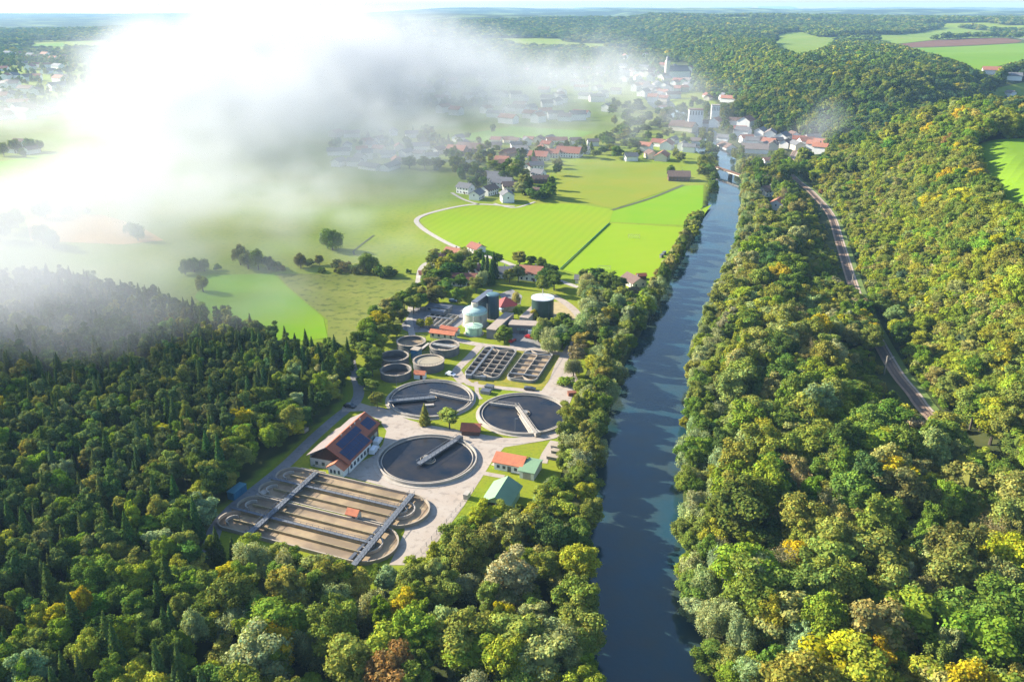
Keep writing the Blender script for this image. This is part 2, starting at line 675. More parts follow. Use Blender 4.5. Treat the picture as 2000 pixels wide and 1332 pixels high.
def crown_mesh(name, V, tone, core=None, mats=None):
    nq = len(V) // 4
    faces = np.arange(nq * 4).reshape(-1, 4)
    tn = np.repeat(tone, 4, axis=0)
    Vl = V.tolist(); Fl = faces.tolist()
    tl = tn.tolist()
    mi = [0] * nq
    if core is not None:
        cv, cf, cm, ct = core
        o = len(Vl)
        Vl += cv
        Fl += [tuple(i + o for i in f) for f in cf]
        tl += [ct] * len(cv)
        mi += [cm] * len(cf)
    me = bpy.data.meshes.new(name)
    me.from_pydata(Vl, [], Fl)
    for m_ in (mats or [LEAF]):
        me.materials.append(m_)
    me.polygons.foreach_set("material_index", mi)
    ca = me.color_attributes.new("tone", 'FLOAT_COLOR', 'POINT')
    t4 = np.ones((len(Vl), 4), np.float32)
    t4[:, :3] = np.array(tl)[:, :3]
    ca.data.foreach_set("color", t4.ravel())
    me.update()
    return me


def tone_of(n, rng, lobe_tone, hue=0.12):
    k = lobe_tone * rng.normal(1.0, 0.16, n).clip(0.55, 1.5)
    h = rng.normal(0, hue, n)
    return np.stack([k * (1 + h), k, k * (1 - h * 0.8)], -1)


def lumpy_core(c, r, rng, seg=10, ring=7):
    vs, fs = [], []
    for j in range(ring + 1):
        th = math.pi * j / ring
        for i in range(seg):
            ph = 2 * math.pi * i / seg
            k = 1 + 0.16 * math.sin(3 * ph + c[2]) * math.sin(2 * th)
            vs.append((c[0] + r[0] * k * math.sin(th) * math.cos(ph), c[1] + r[1] * k * math.sin(th) * math.sin(ph), c[2] + r[2] * k * math.cos(th)))
    for j in range(ring):
        for i in range(seg):
            fs.append((j * seg + i, j * seg + (i + 1) % seg, (j + 1) * seg + (i + 1) % seg, (j + 1) * seg + i))
    return vs, fs


def broad_crown(name, seed, h=15.0, r=4.4, base=3.5, nl=26, n=5200, leaf=(0.34, 0.62), lob=(0.26, 0.44), core=True, droop=0.0, sparse=1.0):
    rng = np.random.default_rng(seed)
    cz = (h + base) / 2; rz = (h - base) / 2
    # lobe centres: spread over an uneven ellipsoid, upper half favoured
    L = []
    tries = 0
    while len(L) < nl and tries < 4000:
        tries += 1
        d = unit(rng.normal(0, 1, 3))
        if d[2] < -0.75:
            continue
        k = rng.uniform(0.48, 0.92)
        p = d * k
        if all(np.linalg.norm(p - q) > 0.20 for q in L):
            L.append(p)
    L = np.array(L)
    lr = rng.uniform(lob[0], lob[1], len(L))
    asym = 1 + 0.18 * np.sin(np.arctan2(L[:, 1], L[:, 0]) * 2 + seed)
    C = L * np.array([r, r, rz]) * asym[:, None]
    LR = lr * r
    ltone = rng.normal(1.0, 0.17, len(L)).clip(0.6, 1.45)
    w = LR ** 2
    idx = rng.choice(len(L), n * 2, p=w / w.sum())
    D = unit(rng.normal(0, 1, (len(idx), 3)))
    D[:, 2] = np.abs(D[:, 2]) * np.where(rng.random(len(idx)) < 0.78, 1, -1)
    rad = np.where(rng.random(len(idx)) < 0.8, rng.uniform(0.62, 1.06, len(idx)), rng.uniform(1.0, 1.32, len(idx)))
    P = C[idx] + D * (LR[idx] * rad)[:, None] * np.array([1, 1, 0.85])
    # drop what is buried in another lobe
    keep = np.ones(len(P), bool)
    for j in range(len(L)):
        dd = np.linalg.norm((P - C[j]) / np.array([1, 1, 0.85]), axis=1)
        keep &= ~((dd < LR[j] * 0.68) & (idx != j))
    P, D, idx = P[keep][:n], D[keep][:n], idx[keep][:n]
    if droop:
        P[:, 2] -= droop * rng.random(len(P)) ** 2 * 1.6
    P[:, 2] += cz
    size = rng.uniform(leaf[0], leaf[1], len(P))
    V = quads_from(P, D + np.array([0, 0, 0.25]), size, rng)
    tone = tone_of(len(P), rng, ltone[idx])
    co = None
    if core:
        cv, cf = lumpy_core((0, 0, cz), (r * 0.55 * sparse, r * 0.55 * sparse, rz * 0.62 * sparse), rng)  # added filler blob, slightly darker, blocks light leaking through the crown
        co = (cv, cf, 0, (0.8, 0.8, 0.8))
    return crown_mesh(name, V, tone, co)


def spruce_crown(name, seed, h=17.0, r=2.7, n=3600):
    rng = np.random.default_rng(seed)
    t = rng.random(n) ** 0.62                    # more low down
    t = 1 - t
    z = 1.6 + t * (h - 1.6)
    tier = (z * 1.05 + rng.normal(0, 0.12, n)) % 1.0
    ph = rng.uniform(0, 2 * math.pi, n)
    branch = 0.80 + 0.20 * np.cos(ph * 7 + np.floor(z * 1.05) * 2.1)
    rr_ = r * (1 - t) ** 0.85 * (0.62 + 0.38 * (1 - tier)) * branch * rng.uniform(0.55, 1.02, n) ** 0.6
    P = np.stack([rr_ * np.cos(ph), rr_ * np.sin(ph), z - 0.18 * rr_], -1)
    N = np.stack([np.cos(ph) * 0.8, np.sin(ph) * 0.8, np.full(n, 0.75)], -1)
    size = rng.uniform(0.28, 0.55, n) * (0.65 + 0.5 * (1 - t))
    V = quads_from(P, N, size, rng, 1.2)
    tone = tone_of(n, rng, 1.0 + 0.1 * np.cos(ph * 3))
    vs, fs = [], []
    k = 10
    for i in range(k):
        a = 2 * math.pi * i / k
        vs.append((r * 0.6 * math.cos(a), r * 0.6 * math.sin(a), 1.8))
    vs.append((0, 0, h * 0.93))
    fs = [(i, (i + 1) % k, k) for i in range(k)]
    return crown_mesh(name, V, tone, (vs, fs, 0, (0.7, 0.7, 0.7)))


def bare_crown(name, seed, h=14.0, r=3.6, n=2600):
    """thin crown of mostly twigs"""
    rng = np.random.default_rng(seed)
    nb = 46
    V = []; T = []
    for b in range(nb):
        a = rng.uniform(0, 2 * math.pi); z0 = rng.uniform(0.25, 0.7) * h
        tip = np.array([math.cos(a) * r * rng.uniform(0.5, 1), math.sin(a) * r * rng.uniform(0.5, 1), min(h, z0 + rng.uniform(0.25, 0.45) * h)])
        root = np.array([0, 0, z0])
        k = n // nb
        t = rng.random(k) ** 0.6
        P = root + (tip - root) * t[:, None] + rng.normal(0, 0.35, (k, 3)) * (0.3 + t[:, None])
        V.append(P)
    P = np.concatenate(V)
    D = rng.normal(0, 1, P.shape)
    size = rng.uniform(0.12, 0.5, len(P))
    Q = quads_from(P, D, size, rng, 0.45)
    return crown_mesh(name, Q, tone_of(len(P), rng, np.ones(len(P))))


def trunk_mesh(name, h, r, seed, limbs=6, spread=2.2, top=0.75):
    rng = np.random.default_rng(seed)
    mb = MB()

    def limb(a, b, r0, r1, n=6):
        a = Vector(a); b = Vector(b)
        d = (b - a).normalized()
        q = d.to_track_quat('Z', 'Y')
        ring0 = [a + q @ Vector((r0 * math.cos(2 * math.pi * i / n), r0 * math.sin(2 * math.pi * i / n), 0)) for i in range(n)]
        ring1 = [b + q @ Vector((r1 * math.cos(2 * math.pi * i / n), r1 * math.sin(2 * math.pi * i / n), 0)) for i in range(n)]
        mb.add(ring0 + ring1, [(i, (i + 1) % n, n + (i + 1) % n, n + i) for i in range(n)])
    limb((0, 0, -0.8), (0.1, 0.05, h * 0.35), r * 1.25, r * 0.85)
    limb((0.1, 0.05, h * 0.35), (0, 0, h * top), r * 0.85, r * 0.25)
    for i in range(limbs):
        a = 2 * math.pi * i / limbs + rng.uniform(-0.4, 0.4)
        z = h * rng.uniform(0.28, 0.5)
        limb((0.05, 0.03, z), (math.cos(a) * spread, math.sin(a) * spread, z + h * 0.2), r * 0.45, r * 0.12, 5)
    me = bpy.data.meshes.new(name)
    me.from_pydata(mb.v, [], mb.f)
    me.materials.append(BARK)
    me.update()
    return me


# shapes: kind -> list of (crown mesh, trunk mesh, natural height, crown radius)
SHAPES = {}


def reg(kind, crown, trunk, h, r):
    SHAPES.setdefault(kind, []).append((crown, trunk, h, r))


for i in range(7):
    rr0 = [4.4, 4.0, 4.9, 3.6, 4.5, 4.2, 3.9][i]
    reg('broad', broad_crown("crown", 100 + i, 15, rr0, [3.0, 2.6, 4.0, 2.2, 3.2, 3.6, 3][i], nl=[46, 38, 56, 34, 44, 60, 36][i], n=9500, leaf=(0.22, 0.44),
                             lob=[(0.18, 0.34), (0.2, 0.4), (0.16, 0.30), (0.22, 0.42), (0.15, 0.40), (0.14, 0.30), (0.2, 0.42)][i]),
        trunk_mesh("trunk", 15, 0.28, i), 15, rr0)
for i in range(3):
    reg('willow', broad_crown("crown", 200 + i, 12, 4.6, 1.2, nl=38, n=8000, leaf=(0.2, 0.38), lob=(0.22, 0.4), droop=1.2), trunk_mesh("trunk", 12, 0.35, 20 + i), 12, 4.6)
for i in range(4):
    reg('pine', broad_crown("crown", 300 + i, 14, 2.5, 5.2, nl=15, n=2600, leaf=(0.26, 0.48), lob=(0.34, 0.54)), trunk_mesh("trunk", 14, 0.2, 30 + i, 4, 1.3), 14, 2.5)
for i in range(3):
    reg('spruce', spruce_crown("crown", 400 + i, 17, [3.7, 3.2, 4.1][i]), trunk_mesh("trunk", 17, 0.2, 40 + i, 0), 17, [3.7, 3.2, 4.1][i])
for i in range(3):
    reg('shrub', broad_crown("crown", 500 + i, 3.4, 2.1, 0.1, nl=12, n=1300, leaf=(0.22, 0.42), lob=(0.3, 0.5)), trunk_mesh("trunk", 3, 0.1, 50 + i, 3, 0.6), 3.4, 2.1)
for i in range(2):
    reg('bare', bare_crown("crown", 600 + i), trunk_mesh("trunk", 14, 0.2, 60 + i, 8, 2.0), 14, 3.6)
for i in range(4):
    reg('far', broad_crown("crown", 700 + i, 15, [4.6, 4.2, 5.0, 4.4][i], 1.5, nl=12, n=520, leaf=(1.0, 1.9), lob=(0.34, 0.55)), None, 15, [4.6, 4.2, 5.0, 4.4][i])

# leaf colours as they are in plain daylight
TINT = {
    'yellow-green': (0.265, 0.305, 0.030), 'bright green': (0.178, 0.261, 0.026), 'green': (0.130, 0.197, 0.030), 'olive': (0.216, 0.244, 0.045),
    'dark green': (0.078, 0.130, 0.030), 'golden': (0.410, 0.360, 0.018), 'silver-green': (0.270, 0.319, 0.135), 'rust-brown': (0.248, 0.151, 0.050),
    'grey-brown': (0.248, 0.232, 0.115), 'deep pine-green': (0.117, 0.157, 0.046), 'blue-green': (0.078, 0.137, 0.060), 'brownish green': (0.189, 0.186, 0.055),
    'khaki': (0.281, 0.290, 0.085),
}
TN = list(TINT)

# ------------------------------------------------------------------ where things must stay in view (photo outlines of open ground)
OPEN_PX = [
    # plant yard
    [(404, 1062), (432, 1012), (505, 945), (560, 898), (605, 845), (650, 812), (690, 790), (688, 745), (676, 705), (700, 700), (712, 740), (760, 690), (745, 680), (790, 650),
     (800, 610), (840, 596), (905, 600), (905, 575), (940, 560), (1000, 558), (1035, 560), (1050, 545), (1060, 565), (1100, 580), (1130, 610), (1128, 650),
     (1140, 680), (1128, 700), (1110, 720), (1125, 745), (1118, 770), (1080, 800), (1082, 850), (1095, 875), (1088, 895), (1070, 935), (1040, 985), (960, 975), (935, 985),
     (900, 1010), (870, 1050), (812, 1085), (780, 1100), (700, 1108), (455, 1040), (425, 1060)],
    # river
    [(1198, 1332), (1206, 1200), (1194, 1000), (1200, 880), (1222, 800), (1245, 720), (1294, 620), (1334, 540), (1374, 470), (1398, 410), (1404, 350), (1402, 312), (1428, 312),
     (1443, 350), (1446, 400), (1436, 470), (1396, 560), (1366, 630), (1336, 720), (1334, 790), (1314, 900), (1314, 1010), (1336, 1200), (1362, 1332)],
    # railway, two open stretches
    [(1588, 376), (1622, 410), (1645, 478), (1664, 540), (1682, 590), (1668, 600), (1650, 550), (1628, 480), (1610, 425), (1584, 382)],
    [(1722, 704), (1750, 706), (1832, 812), (1812, 834), (1722, 746)],
    # fields in the valley
    [(815, 425), (880, 470), (950, 492), (1100, 530), (1135, 530), (1225, 545), (1235, 575), (1250, 585), (1290, 520), (1334, 455), (1340, 418), (1385, 405), (1380, 360), (1180, 318), (1090, 330), (1085, 380), (1000, 402),
     (930, 400)],
    [(690, 335), (880, 342), (905, 365), (900, 400), (815, 430), (880, 480), (820, 515), (800, 580), (770, 545), (640, 640), (560, 640), (420, 565), (410, 535), (560, 528), (700, 500), (560, 440), (640, 340)],
    # plateau fields
    [(1905, 278), (2300, 268), (2300, 420), (2000, 402), (1965, 388), (1925, 330)],
    [(1513, 72), (1560, 64), (1585, 76), (1640, 68), (1740, 70), (1860, 52), (1960, 68), (2200, 75), (2200, 112), (2000, 118), (1915, 140), (1870, 120), (1800, 100), (1730, 82), (1640, 78), (1600, 98), (1560, 106), (1515, 92)],
    [(1925, 176), (2000, 162), (2200, 160), (2200, 190), (1950, 188)],
    [(900, 262), (1000, 250), (1150, 256), (1170, 268), (1000, 275)],
]
# red roofs and houses that show among trees: (u0, v0, u1, v1)
OPEN_BOX = []


def blocked(u, v, skip=()):
    b = np.zeros(np.shape(u), bool)
    for i, p in enumerate(OPEN_PX):
        if i in skip:
            continue
        b |= pip(u, v, p)
    for (u0, v0, u1, v1) in OPEN_BOX:
        b |= (u > u0) & (u < u1) & (v > v0) & (v < v1)
    return b


# fields on the high ground, as they lie in the world
FIELDS_HIGH = []


def field_high(name, px, material, dz=0.35, cut=25, near=0.0):
    w = [gt(u, v) for u, v in px]
    if near:
        w = [(x * (1 - near * 0), y - near) for x, y in w]
    FIELDS_HIGH.append(w)
    return sheet(name, w, material, dz, cut)


T = dict(x=[], y=[], z=[], kind=[], shape=[], sc=[], sz=[], tint=[], cname=[], rot=[], zone=[], force=[])


def add_tree(x, y, kind, height, cname, zone, rad=None, force=False, jitter=0.1, shape=None):
    shp = SHAPES[kind]
    k = random.randrange(len(shp)) if shape is None else shape
    _, _, h0, r0 = shp[k]
    sz = height / h0
    sx = (rad / r0) if rad else sz * random.uniform(0.9, 1.12)
    c = TINT[cname]
    j = [max(0.6, random.gauss(1, jitter)) for _ in range(3)]
    kk = max(0.6, random.gauss(1, jitter))
    T['x'].append(x); T['y'].append(y); T['z'].append(0.0); T['kind'].append(kind); T['shape'].append(k)
    T['sc'].append(sx); T['sz'].append(sz); T['tint'].append((c[0] * j[0] * kk, c[1] * kk, c[2] * j[2] * kk)); T['cname'].append(cname)
    T['rot'].append(random.uniform(0, 6.283)); T['zone'].append(zone); T['force'].append(force)


def pick(weights):
    r_ = random.random() * sum(w for _, w in weights)
    for n, w in weights:
        r_ -= w
        if r_ <= 0:
            return n
    return weights[-1][0]


PAL = {
    'pinewood': [('deep pine-green', 8), ('dark green', 3), ('olive', 1.2), ('brownish green', 0.8)],
    'leftmix': [('olive', 3), ('green', 3), ('bright green', 2), ('yellow-green', 1.6), ('silver-green', 0.7), ('dark green', 1.5), ('golden', 0.4)],
    'front': [('khaki', 1.6), ('olive', 3.6), ('yellow-green', 2.6), ('green', 2.2), ('bright green', 2.2), ('golden', 0.5), ('silver-green', 0.6), ('rust-brown', 0.08), ('dark green', 1)],
    'bank': [('khaki', 1.5), ('olive', 4), ('green', 3), ('brownish green', 1), ('yellow-green', 1.5), ('silver-green', 0.8)],
    'right': [('khaki', 1.8), ('green', 4), ('olive', 4.5), ('bright green', 2), ('yellow-green', 1.8), ('dark green', 1.6), ('silver-green', 0.7), ('golden', 0.5), ('grey-brown', 0.4), ('brownish green', 0.5)],
    'slope': [('khaki', 1.2), ('yellow-green', 3.2), ('olive', 4), ('bright green', 2.0), ('green', 2.6), ('golden', 0.35), ('blue-green', 0.4), ('rust-brown', 0.05)],
    'high': [('green', 4), ('dark green', 3.4), ('olive', 3.2), ('blue-green', 2), ('yellow-green', 0.4), ('golden', 0.08)],  # weighted dark and blue-green, painting distance blue into the leaves
    'town': [('green', 4), ('dark green', 2), ('olive', 3), ('silver-green', 1)],
}


def scatter():
    # rows of candidates; spacing grows with distance
    bands = [(-60, 650, 4.9), (650, 1250, 6.6), (1250, 2400, 10.5), (2400, 4600, 18)]
    for y0, y1, sp in bands:
        ys = np.arange(y0, y1, sp * 0.9)
        for y in ys:
            half = max(70, (y + 60) * 0.66 + 25)
            xs = np.arange(-half, half, sp)
            if len(xs) == 0:
                continue
            X = xs + RNG.uniform(-0.42, 0.42, len(xs)) * sp
            Y = y + RNG.uniform(-0.42, 0.42, len(xs)) * sp
            Z = terrain(X, Y)
            U, V, dep = proj(X, Y, Z)
            xl = np.interp(Y, RLY, RLX); xr = np.interp(Y, RRY, RRX)
            foot = np.interp(Y, FY, FX)
            leftwood = pip(U, V, LEFT_WOOD_PX) & (X < xl - 0.5) & (dep > 1) | ((Y < 140) & (X < xl - 1.5))
            inriver = (X > xl - 1.0) & (X < xr - 0.3) & (Y < 1300)
            rd = seg_dist(X, Y, RAIL)
            hi = X > foot
            for i in range(len(X)):
                x, yy = X[i], Y[i]
                if inriver[i] or rd[i] < 6.5:
                    continue
                u, v = U[i], V[i]
                if yy < 1250 and x < xl[i]:
                    if not leftwood[i]:
                        continue
                    # the big pine wood, the mixed fringe, the river bank
                    fr = u - np.interp(v, [560, 700, 760, 900, 1000, 1100, 1200, 1400], [330, 600, 560, 440, 330, 250, 60, -250])
                    if fr < 0:
                        q = random.random()
                        if q < 0.56:
                            add_tree(x, yy, 'pine', random.uniform(10, 15), pick(PAL['pinewood']), 'pine wood')
                        elif q < 0.84:
                            add_tree(x, yy, 'spruce', random.uniform(10, 16.5), pick([('deep pine-green', 4), ('dark green', 2), ('blue-green', 1.5)]), 'pine wood')
                        elif random.random() < 0.7:
                            add_tree(x, yy, 'broad', random.uniform(9, 14), pick(PAL['leftmix']), 'pine wood', rad=random.uniform(2.4, 3.8))
                    elif x < -20 and v < 1130 or (v >= 1130 and u < 450):
                        if random.random() < 0.78:
                            if random.random() < 0.22:
                                add_tree(x, yy, 'spruce', random.uniform(10, 19), 'dark green', 'left fringe')
                            else:
                                add_tree(x, yy, 'broad', random.uniform(8, 14), pick(PAL['leftmix']), 'left fringe', rad=random.uniform(2.4, 4.4))
                    elif v > 1060 and u < 1210:
                        if random.random() < (0.9 if x > xl[i] - 7 else 0.7):
                            k = 'willow' if random.random() < 0.14 else 'broad'
                            bigt = random.random() < 0.15
                            add_tree(x, yy, k, random.uniform(14, 18) if bigt else random.uniform(8, 14), 'silver-green' if k == 'willow' else pick(PAL['front']), 'front wood', rad=random.uniform(4.8, 6.4) if bigt else random.uniform(2.4, 4.4))
                    else:
                        if random.random() < (0.9 if x > xl[i] - 7 else 0.6):
                            k = 'willow' if random.random() < (0.16 if v > 560 else 0.05) else 'broad'
                            add_tree(x, yy, k, random.uniform(8, 14), 'silver-green' if k == 'willow' else pick(PAL['bank']), 'left bank', rad=random.uniform(2.6, 4.4))
                    continue
                if yy < 1000 and x <= foot[i] + 2:
                    # flat wood between river and railway
                    dr = x - xr[i]
                    if rd[i] < 11 and (405 < yy < 700 or 262 < yy < 335):
                        if random.random() < 0.7:
                            add_tree(x, yy, 'shrub', random.uniform(1.8, 4.2), pick(PAL['slope']), 'embankment')
                        elif random.random() < 0.12:
                            add_tree(x, yy, 'broad', random.uniform(6, 9), pick(PAL['slope']), 'right wood')
                        continue
                    if yy > 780:
                        if random.random() < 0.35:
                            add_tree(x, yy, 'broad', random.uniform(8, 14), pick(PAL['town']), 'riverside town')
                        continue
                    if rd[i] < 26 and (405 < yy < 700 or 262 < yy < 335):
                        if random.random() < 0.8:
                            add_tree(x, yy, 'broad' if random.random() < .6 else 'shrub', random.uniform(4, 7), pick(PAL['slope']), 'right wood', rad=random.uniform(2, 3.4))
                        continue
                    if rd[i] < 24 and 335 <= yy <= 405:
                        add_tree(x, yy, 'broad', random.uniform(12, 15), pick(PAL['right']), 'right wood', rad=random.uniform(3.6, 5))
                        continue
                    if random.random() < (0.95 if dr < 7 else 0.72):
                        if dr < 12:
                            k = 'willow' if random.random() < 0.45 else 'broad'
                            add_tree(x, yy, k, random.uniform(8, 13), 'silver-green' if k == 'willow' else pick(PAL['bank']), 'right bank', rad=random.uniform(2.8, 4.6))
                        elif random.random() < 0.05:
                            add_tree(x, yy, 'bare', random.uniform(11, 16), 'grey-brown', 'right wood')
                        else:
                            bigt = random.random() < 0.22
                            add_tree(x, yy, 'broad', random.uniform(17, 22) if bigt else random.uniform(9, 17), pick(PAL['right']), 'right wood', rad=random.uniform(5.4, 7.6) if bigt else random.uniform(2.8, 5.2))
                    elif random.random() < 0.5:
                        add_tree(x, yy, 'shrub', random.uniform(2.5, 5), pick(PAL['right']), 'right wood')
                    continue
                if hi[i] and yy < 1250:
                    d = x - foot[i]
                    if d < 36 and 290 < yy < 690:
                        # bushy embankment above the rails
                        if random.random() < 0.97:
                            add_tree(x, yy, 'shrub', random.uniform(2.2, 6.0), pick([('yellow-green', 4), ('bright green', 4), ('olive', 3), ('brownish green', 1), ('grey-brown', 1)]), 'embankment', rad=random.uniform(2.4, 4.2))
                        if random.random() < 0.16:
                            add_tree(x, yy, 'broad', random.uniform(6, 10), pick(PAL['slope']), 'slope')
                        continue
                    if random.random() > 0.70:
                        if random.random() < 0.95 and yy < 850:
                            add_tree(x, yy, 'shrub', random.uniform(3, 6.5), pick(PAL['slope']), 'slope', rad=random.uniform(2.4, 4.2))
                        continue
                    else:
                        pal = PAL['slope'] if yy < 760 and d < 140 else PAL['high']
                        if random.random() < 0.03:
                            add_tree(x, yy, 'bare', random.uniform(9, 13), 'grey-brown', 'slope')
                        else:
                            add_tree(x, yy, 'broad', random.uniform(11, 20), pick(pal), 'slope', rad=random.uniform(3.8, 7.6))
                    continue
                # beyond
                if yy < 2600 and x < foot[i]:
                    # wide valley floor with the town under the mist
                    dens = 0.42 if (x > -700) else 0.2
                    dens *= 1.6 if (x > foot[i] - 150) else 1.0
                    if yy < 1250:
                        if x > xr[i]:
                            if random.random() < 0.65:
                                add_tree(x, yy, 'broad', random.uniform(9, 15), pick(PAL['town']), 'riverside town')
                        continue
                    if yy > 2300:
                        dens = 0.8
                    if wobs(x, yy) < -0.15 and yy < 2300:
                        continue
                    if random.random() < dens:
                        add_tree(x, yy, 'far', random.uniform(9, 15), pick(PAL['town']), 'distant valley')
                    continue
                if yy > 2400 and (wobs(x, yy) < -0.42):
                    continue
                if random.random() < 0.9:
                    hh = random.uniform(12, 18)
                    add_tree(x, yy, 'far', hh, pick(PAL['high']), 'far hills', rad=(sp * 0.62 if yy > 2400 else random.uniform(5, 9)))
    # thick scrub on the sunny embankment
    for _ in range(1500):
        yy = random.uniform(270, 740)
        f = float(np.interp(yy, FY, FX))
        x = f + random.uniform(3, 62)
        big = random.random() < 0.12
        add_tree(x, yy, 'broad' if big else 'shrub', random.uniform(8, 12) if big else random.uniform(3.5, 6.5), pick([('yellow-green', 4), ('bright green', 2), ('olive', 4), ('khaki', 2)]), 'embankment', rad=random.uniform(3, 4.6))


def wobs(x, y):
    return float(wob(np.array([x]), np.array([y]), 260, 3.0)[0])

# ------------------------------------------------------------------ materials of the place
CONC = mat("pale_concrete", (0.38, 0.315, 0.24), 0.85, 0.25, 0.35, bump=0.1)
CONC_D = mat("weathered_concrete", (0.30, 0.29, 0.27), 0.85, 0.4, 0.5)
CONC_L = mat("light_concrete", (0.42, 0.375, 0.32), 0.8, 0.25, 0.8)
PAVE = mat("pale_paving", (0.38, 0.33, 0.28), 0.9, 0, 0.12, (0.33, 0.265, 0.21), detail=8, extra=patches(0.5, (0.22, 0.185, 0.155), 0.54, 0.66, 0.6))
ASPH = mat("grey_asphalt", (0.17, 0.165, 0.165), 0.9, 0, 0.2, (0.24, 0.23, 0.22), extra=patches(0.7, (0.12, 0.115, 0.11), 0.55, 0.65, 0.5))
GRAVEL = mat("gravel_track", (0.44, 0.40, 0.35), 0.95, 0.3, 0.7)
LAWN = mat("lawn", (0.170, 0.230, 0.010), 0.95, 0, 0.08, (0.225, 0.235, 0.018), spec=0.1, extra=patches(0.9, (0.09, 0.14, 0.015), 0.52, 0.7, 0.6))
LAWN_DRY = mat("dry_lawn", (0.30, 0.24, 0.035), 0.95, 0, 0.3, (0.15, 0.18, 0.02), spec=0.1)
STEEL = mat("galvanised_steel", (0.145, 0.16, 0.185), 0.6, 0.25, 1.5, metal=0.1)
STEEL_D = mat("dark_steel", (0.12, 0.13, 0.15), 0.5, 0.3, 1.0, metal=0.3)
RED = mat("red_clay_tiles", (0.42, 0.12, 0.055), 0.85, 0, 0.9, (0.30, 0.085, 0.045), extra=stripes(R(70), 0.5, (0.24, 0.07, 0.04), 0.35, 0.2))
ORANGE = mat("orange_clay_tiles", (0.52, 0.17, 0.075), 0.85, 0, 0.7, (0.38, 0.12, 0.06))
REDPAINT = mat("dark_red_sheet", (0.26, 0.035, 0.03), 0.6, 0.2, 0.5)
BROWN = mat("brown_tiles", (0.16, 0.10, 0.08), 0.85, 0.35, 0.8)
SLATE = mat("grey_tiles", (0.16, 0.16, 0.17), 0.8, 0.35, 0.8)
WHITE = mat("white_render", (0.78, 0.77, 0.74), 0.8, 0.12, 0.4)
CREAM = mat("cream_render", (0.62, 0.56, 0.45), 0.8, 0.15, 0.4)
WOOD = mat("dark_timber", (0.13, 0.065, 0.045), 0.8, 0.4, 1.2)
GLASS = mat("window_glass", (0.05, 0.07, 0.09), 0.1, 0.3, 0.5)
GREENROOF = mat("pale_green_sheet", (0.20, 0.33, 0.185), 0.65, 0, 0.3, (0.17, 0.28, 0.16), extra=stripes(R(70), 0.35, (0.13, 0.23, 0.13), 0.4, 0.0))
GREENPALE = mat("pale_green_paint", (0.42, 0.60, 0.44), 0.6, 0.15, 0.3)
GREENDARK = mat("dark_green_cladding", (0.028, 0.062, 0.05), 0.45, 0.3, 0.3)
BLUEDARK = mat("dark_blue_cladding", (0.03, 0.065, 0.095), 0.45, 0.3, 0.3)
BEIGE = mat("beige_tank_wall", (0.44, 0.42, 0.33), 0.8, 0.15, 0.3)
PANEL = mat("solar_panel_glass", (0.012, 0.028, 0.10), 0.25, 0.4, 0.5)
TANKWATER = mat("settling_water", (0.006, 0.013, 0.026), 0.12, 0, 0.12, (0.040, 0.034, 0.030), detail=8, spec=0.12)
SLUDGE = mat("brown_aerated_sludge", (0.37, 0.275, 0.15), 0.8, 0, 0.22, (0.24, 0.165, 0.11), bump=0.3, detail=8, extra=patches(0.09, (0.16, 0.115, 0.07), 0.45, 0.58, 0.8))
SLUDGE_G = mat("grey_sludge", (0.34, 0.29, 0.20), 0.7, 0.2, 0.2)
SLUDGE_DK = mat("dark_sludge", (0.085, 0.065, 0.05), 0.4, 0.5, 0.35)
GRAVELROOF = mat("gravel_flat_roof", (0.36, 0.29, 0.23), 0.95, 0, 0.5, (0.27, 0.22, 0.19))
BLUEP = mat("blue_plastic", (0.03, 0.16, 0.28), 0.5, 0.3, 0.6)
CARW = mat("white_car_paint", (0.75, 0.76, 0.78), 0.25, 0.03, 1)
CARB = mat("blue_grey_car_paint", (0.10, 0.16, 0.24), 0.25, 0.1, 1)
CARR = mat("red_car_paint", (0.45, 0.03, 0.03), 0.25, 0.1, 1)
CARD = mat("dark_car_paint", (0.05, 0.05, 0.055), 0.25, 0.1, 1)
RUBBER = mat("rubber", (0.02, 0.02, 0.02), 0.8, 0.1, 1)
GREYROOF = mat("pink_grey_tiles", (0.21, 0.165, 0.15), 0.8, 0, 0.6, (0.15, 0.125, 0.115))

PA = R(-20.5)                         # the plant's own grid
UX, UY = math.cos(PA), math.sin(PA)


def loc(cx, cy, a, b):
    """point at a along the grid's first axis and b along its second from (cx, cy)"""
    return (cx + a * UX - b * UY, cy + a * UY + b * UX)


# ------------------------------------------------------------------ fields, lawns, paving
MOWN = mat("mown_field", (0.190, 0.305, 0.004), 0.95, 0, 0.02, (0.235, 0.300, 0.010), spec=0.1, detail=9, extra=stripes(R(20), 6.0, (0.155, 0.245, 0.010), 0.3, 2.0))
PITCH_G = mat("pitch_grass", (0.185, 0.310, 0.004), 0.95, 0, 0.03, (0.225, 0.315, 0.010), spec=0.1, detail=9, extra=stripes(R(70), 14.0, (0.215, 0.330, 0.008), 0.3, 0.8))
BRIGHT_G = mat("young_grass", (0.145, 0.300, 0.006), 0.95, 0, 0.03, (0.185, 0.300, 0.010), spec=0.1)
ROUGH_G = mat("rough_pasture", (0.150, 0.185, 0.03), 0.95, 0, 0.10, (0.20, 0.21, 0.045), spec=0.1, detail=7, bump=0.3, extra=patches(0.25, (0.075, 0.10, 0.022), 0.52, 0.66, 0.8, 6))
YELLOW_G = mat("yellowing_meadow", (0.23, 0.235, 0.02), 0.95, 0, 0.015, (0.17, 0.24, 0.02), spec=0.1)
TAN = mat("stubble", (0.50, 0.29, 0.10), 0.95, 0.2, 0.05, spec=0.1)
PLOUGH = mat("ploughed_earth", (0.16, 0.075, 0.045), 0.95, 0.2, 0.05, spec=0.1)
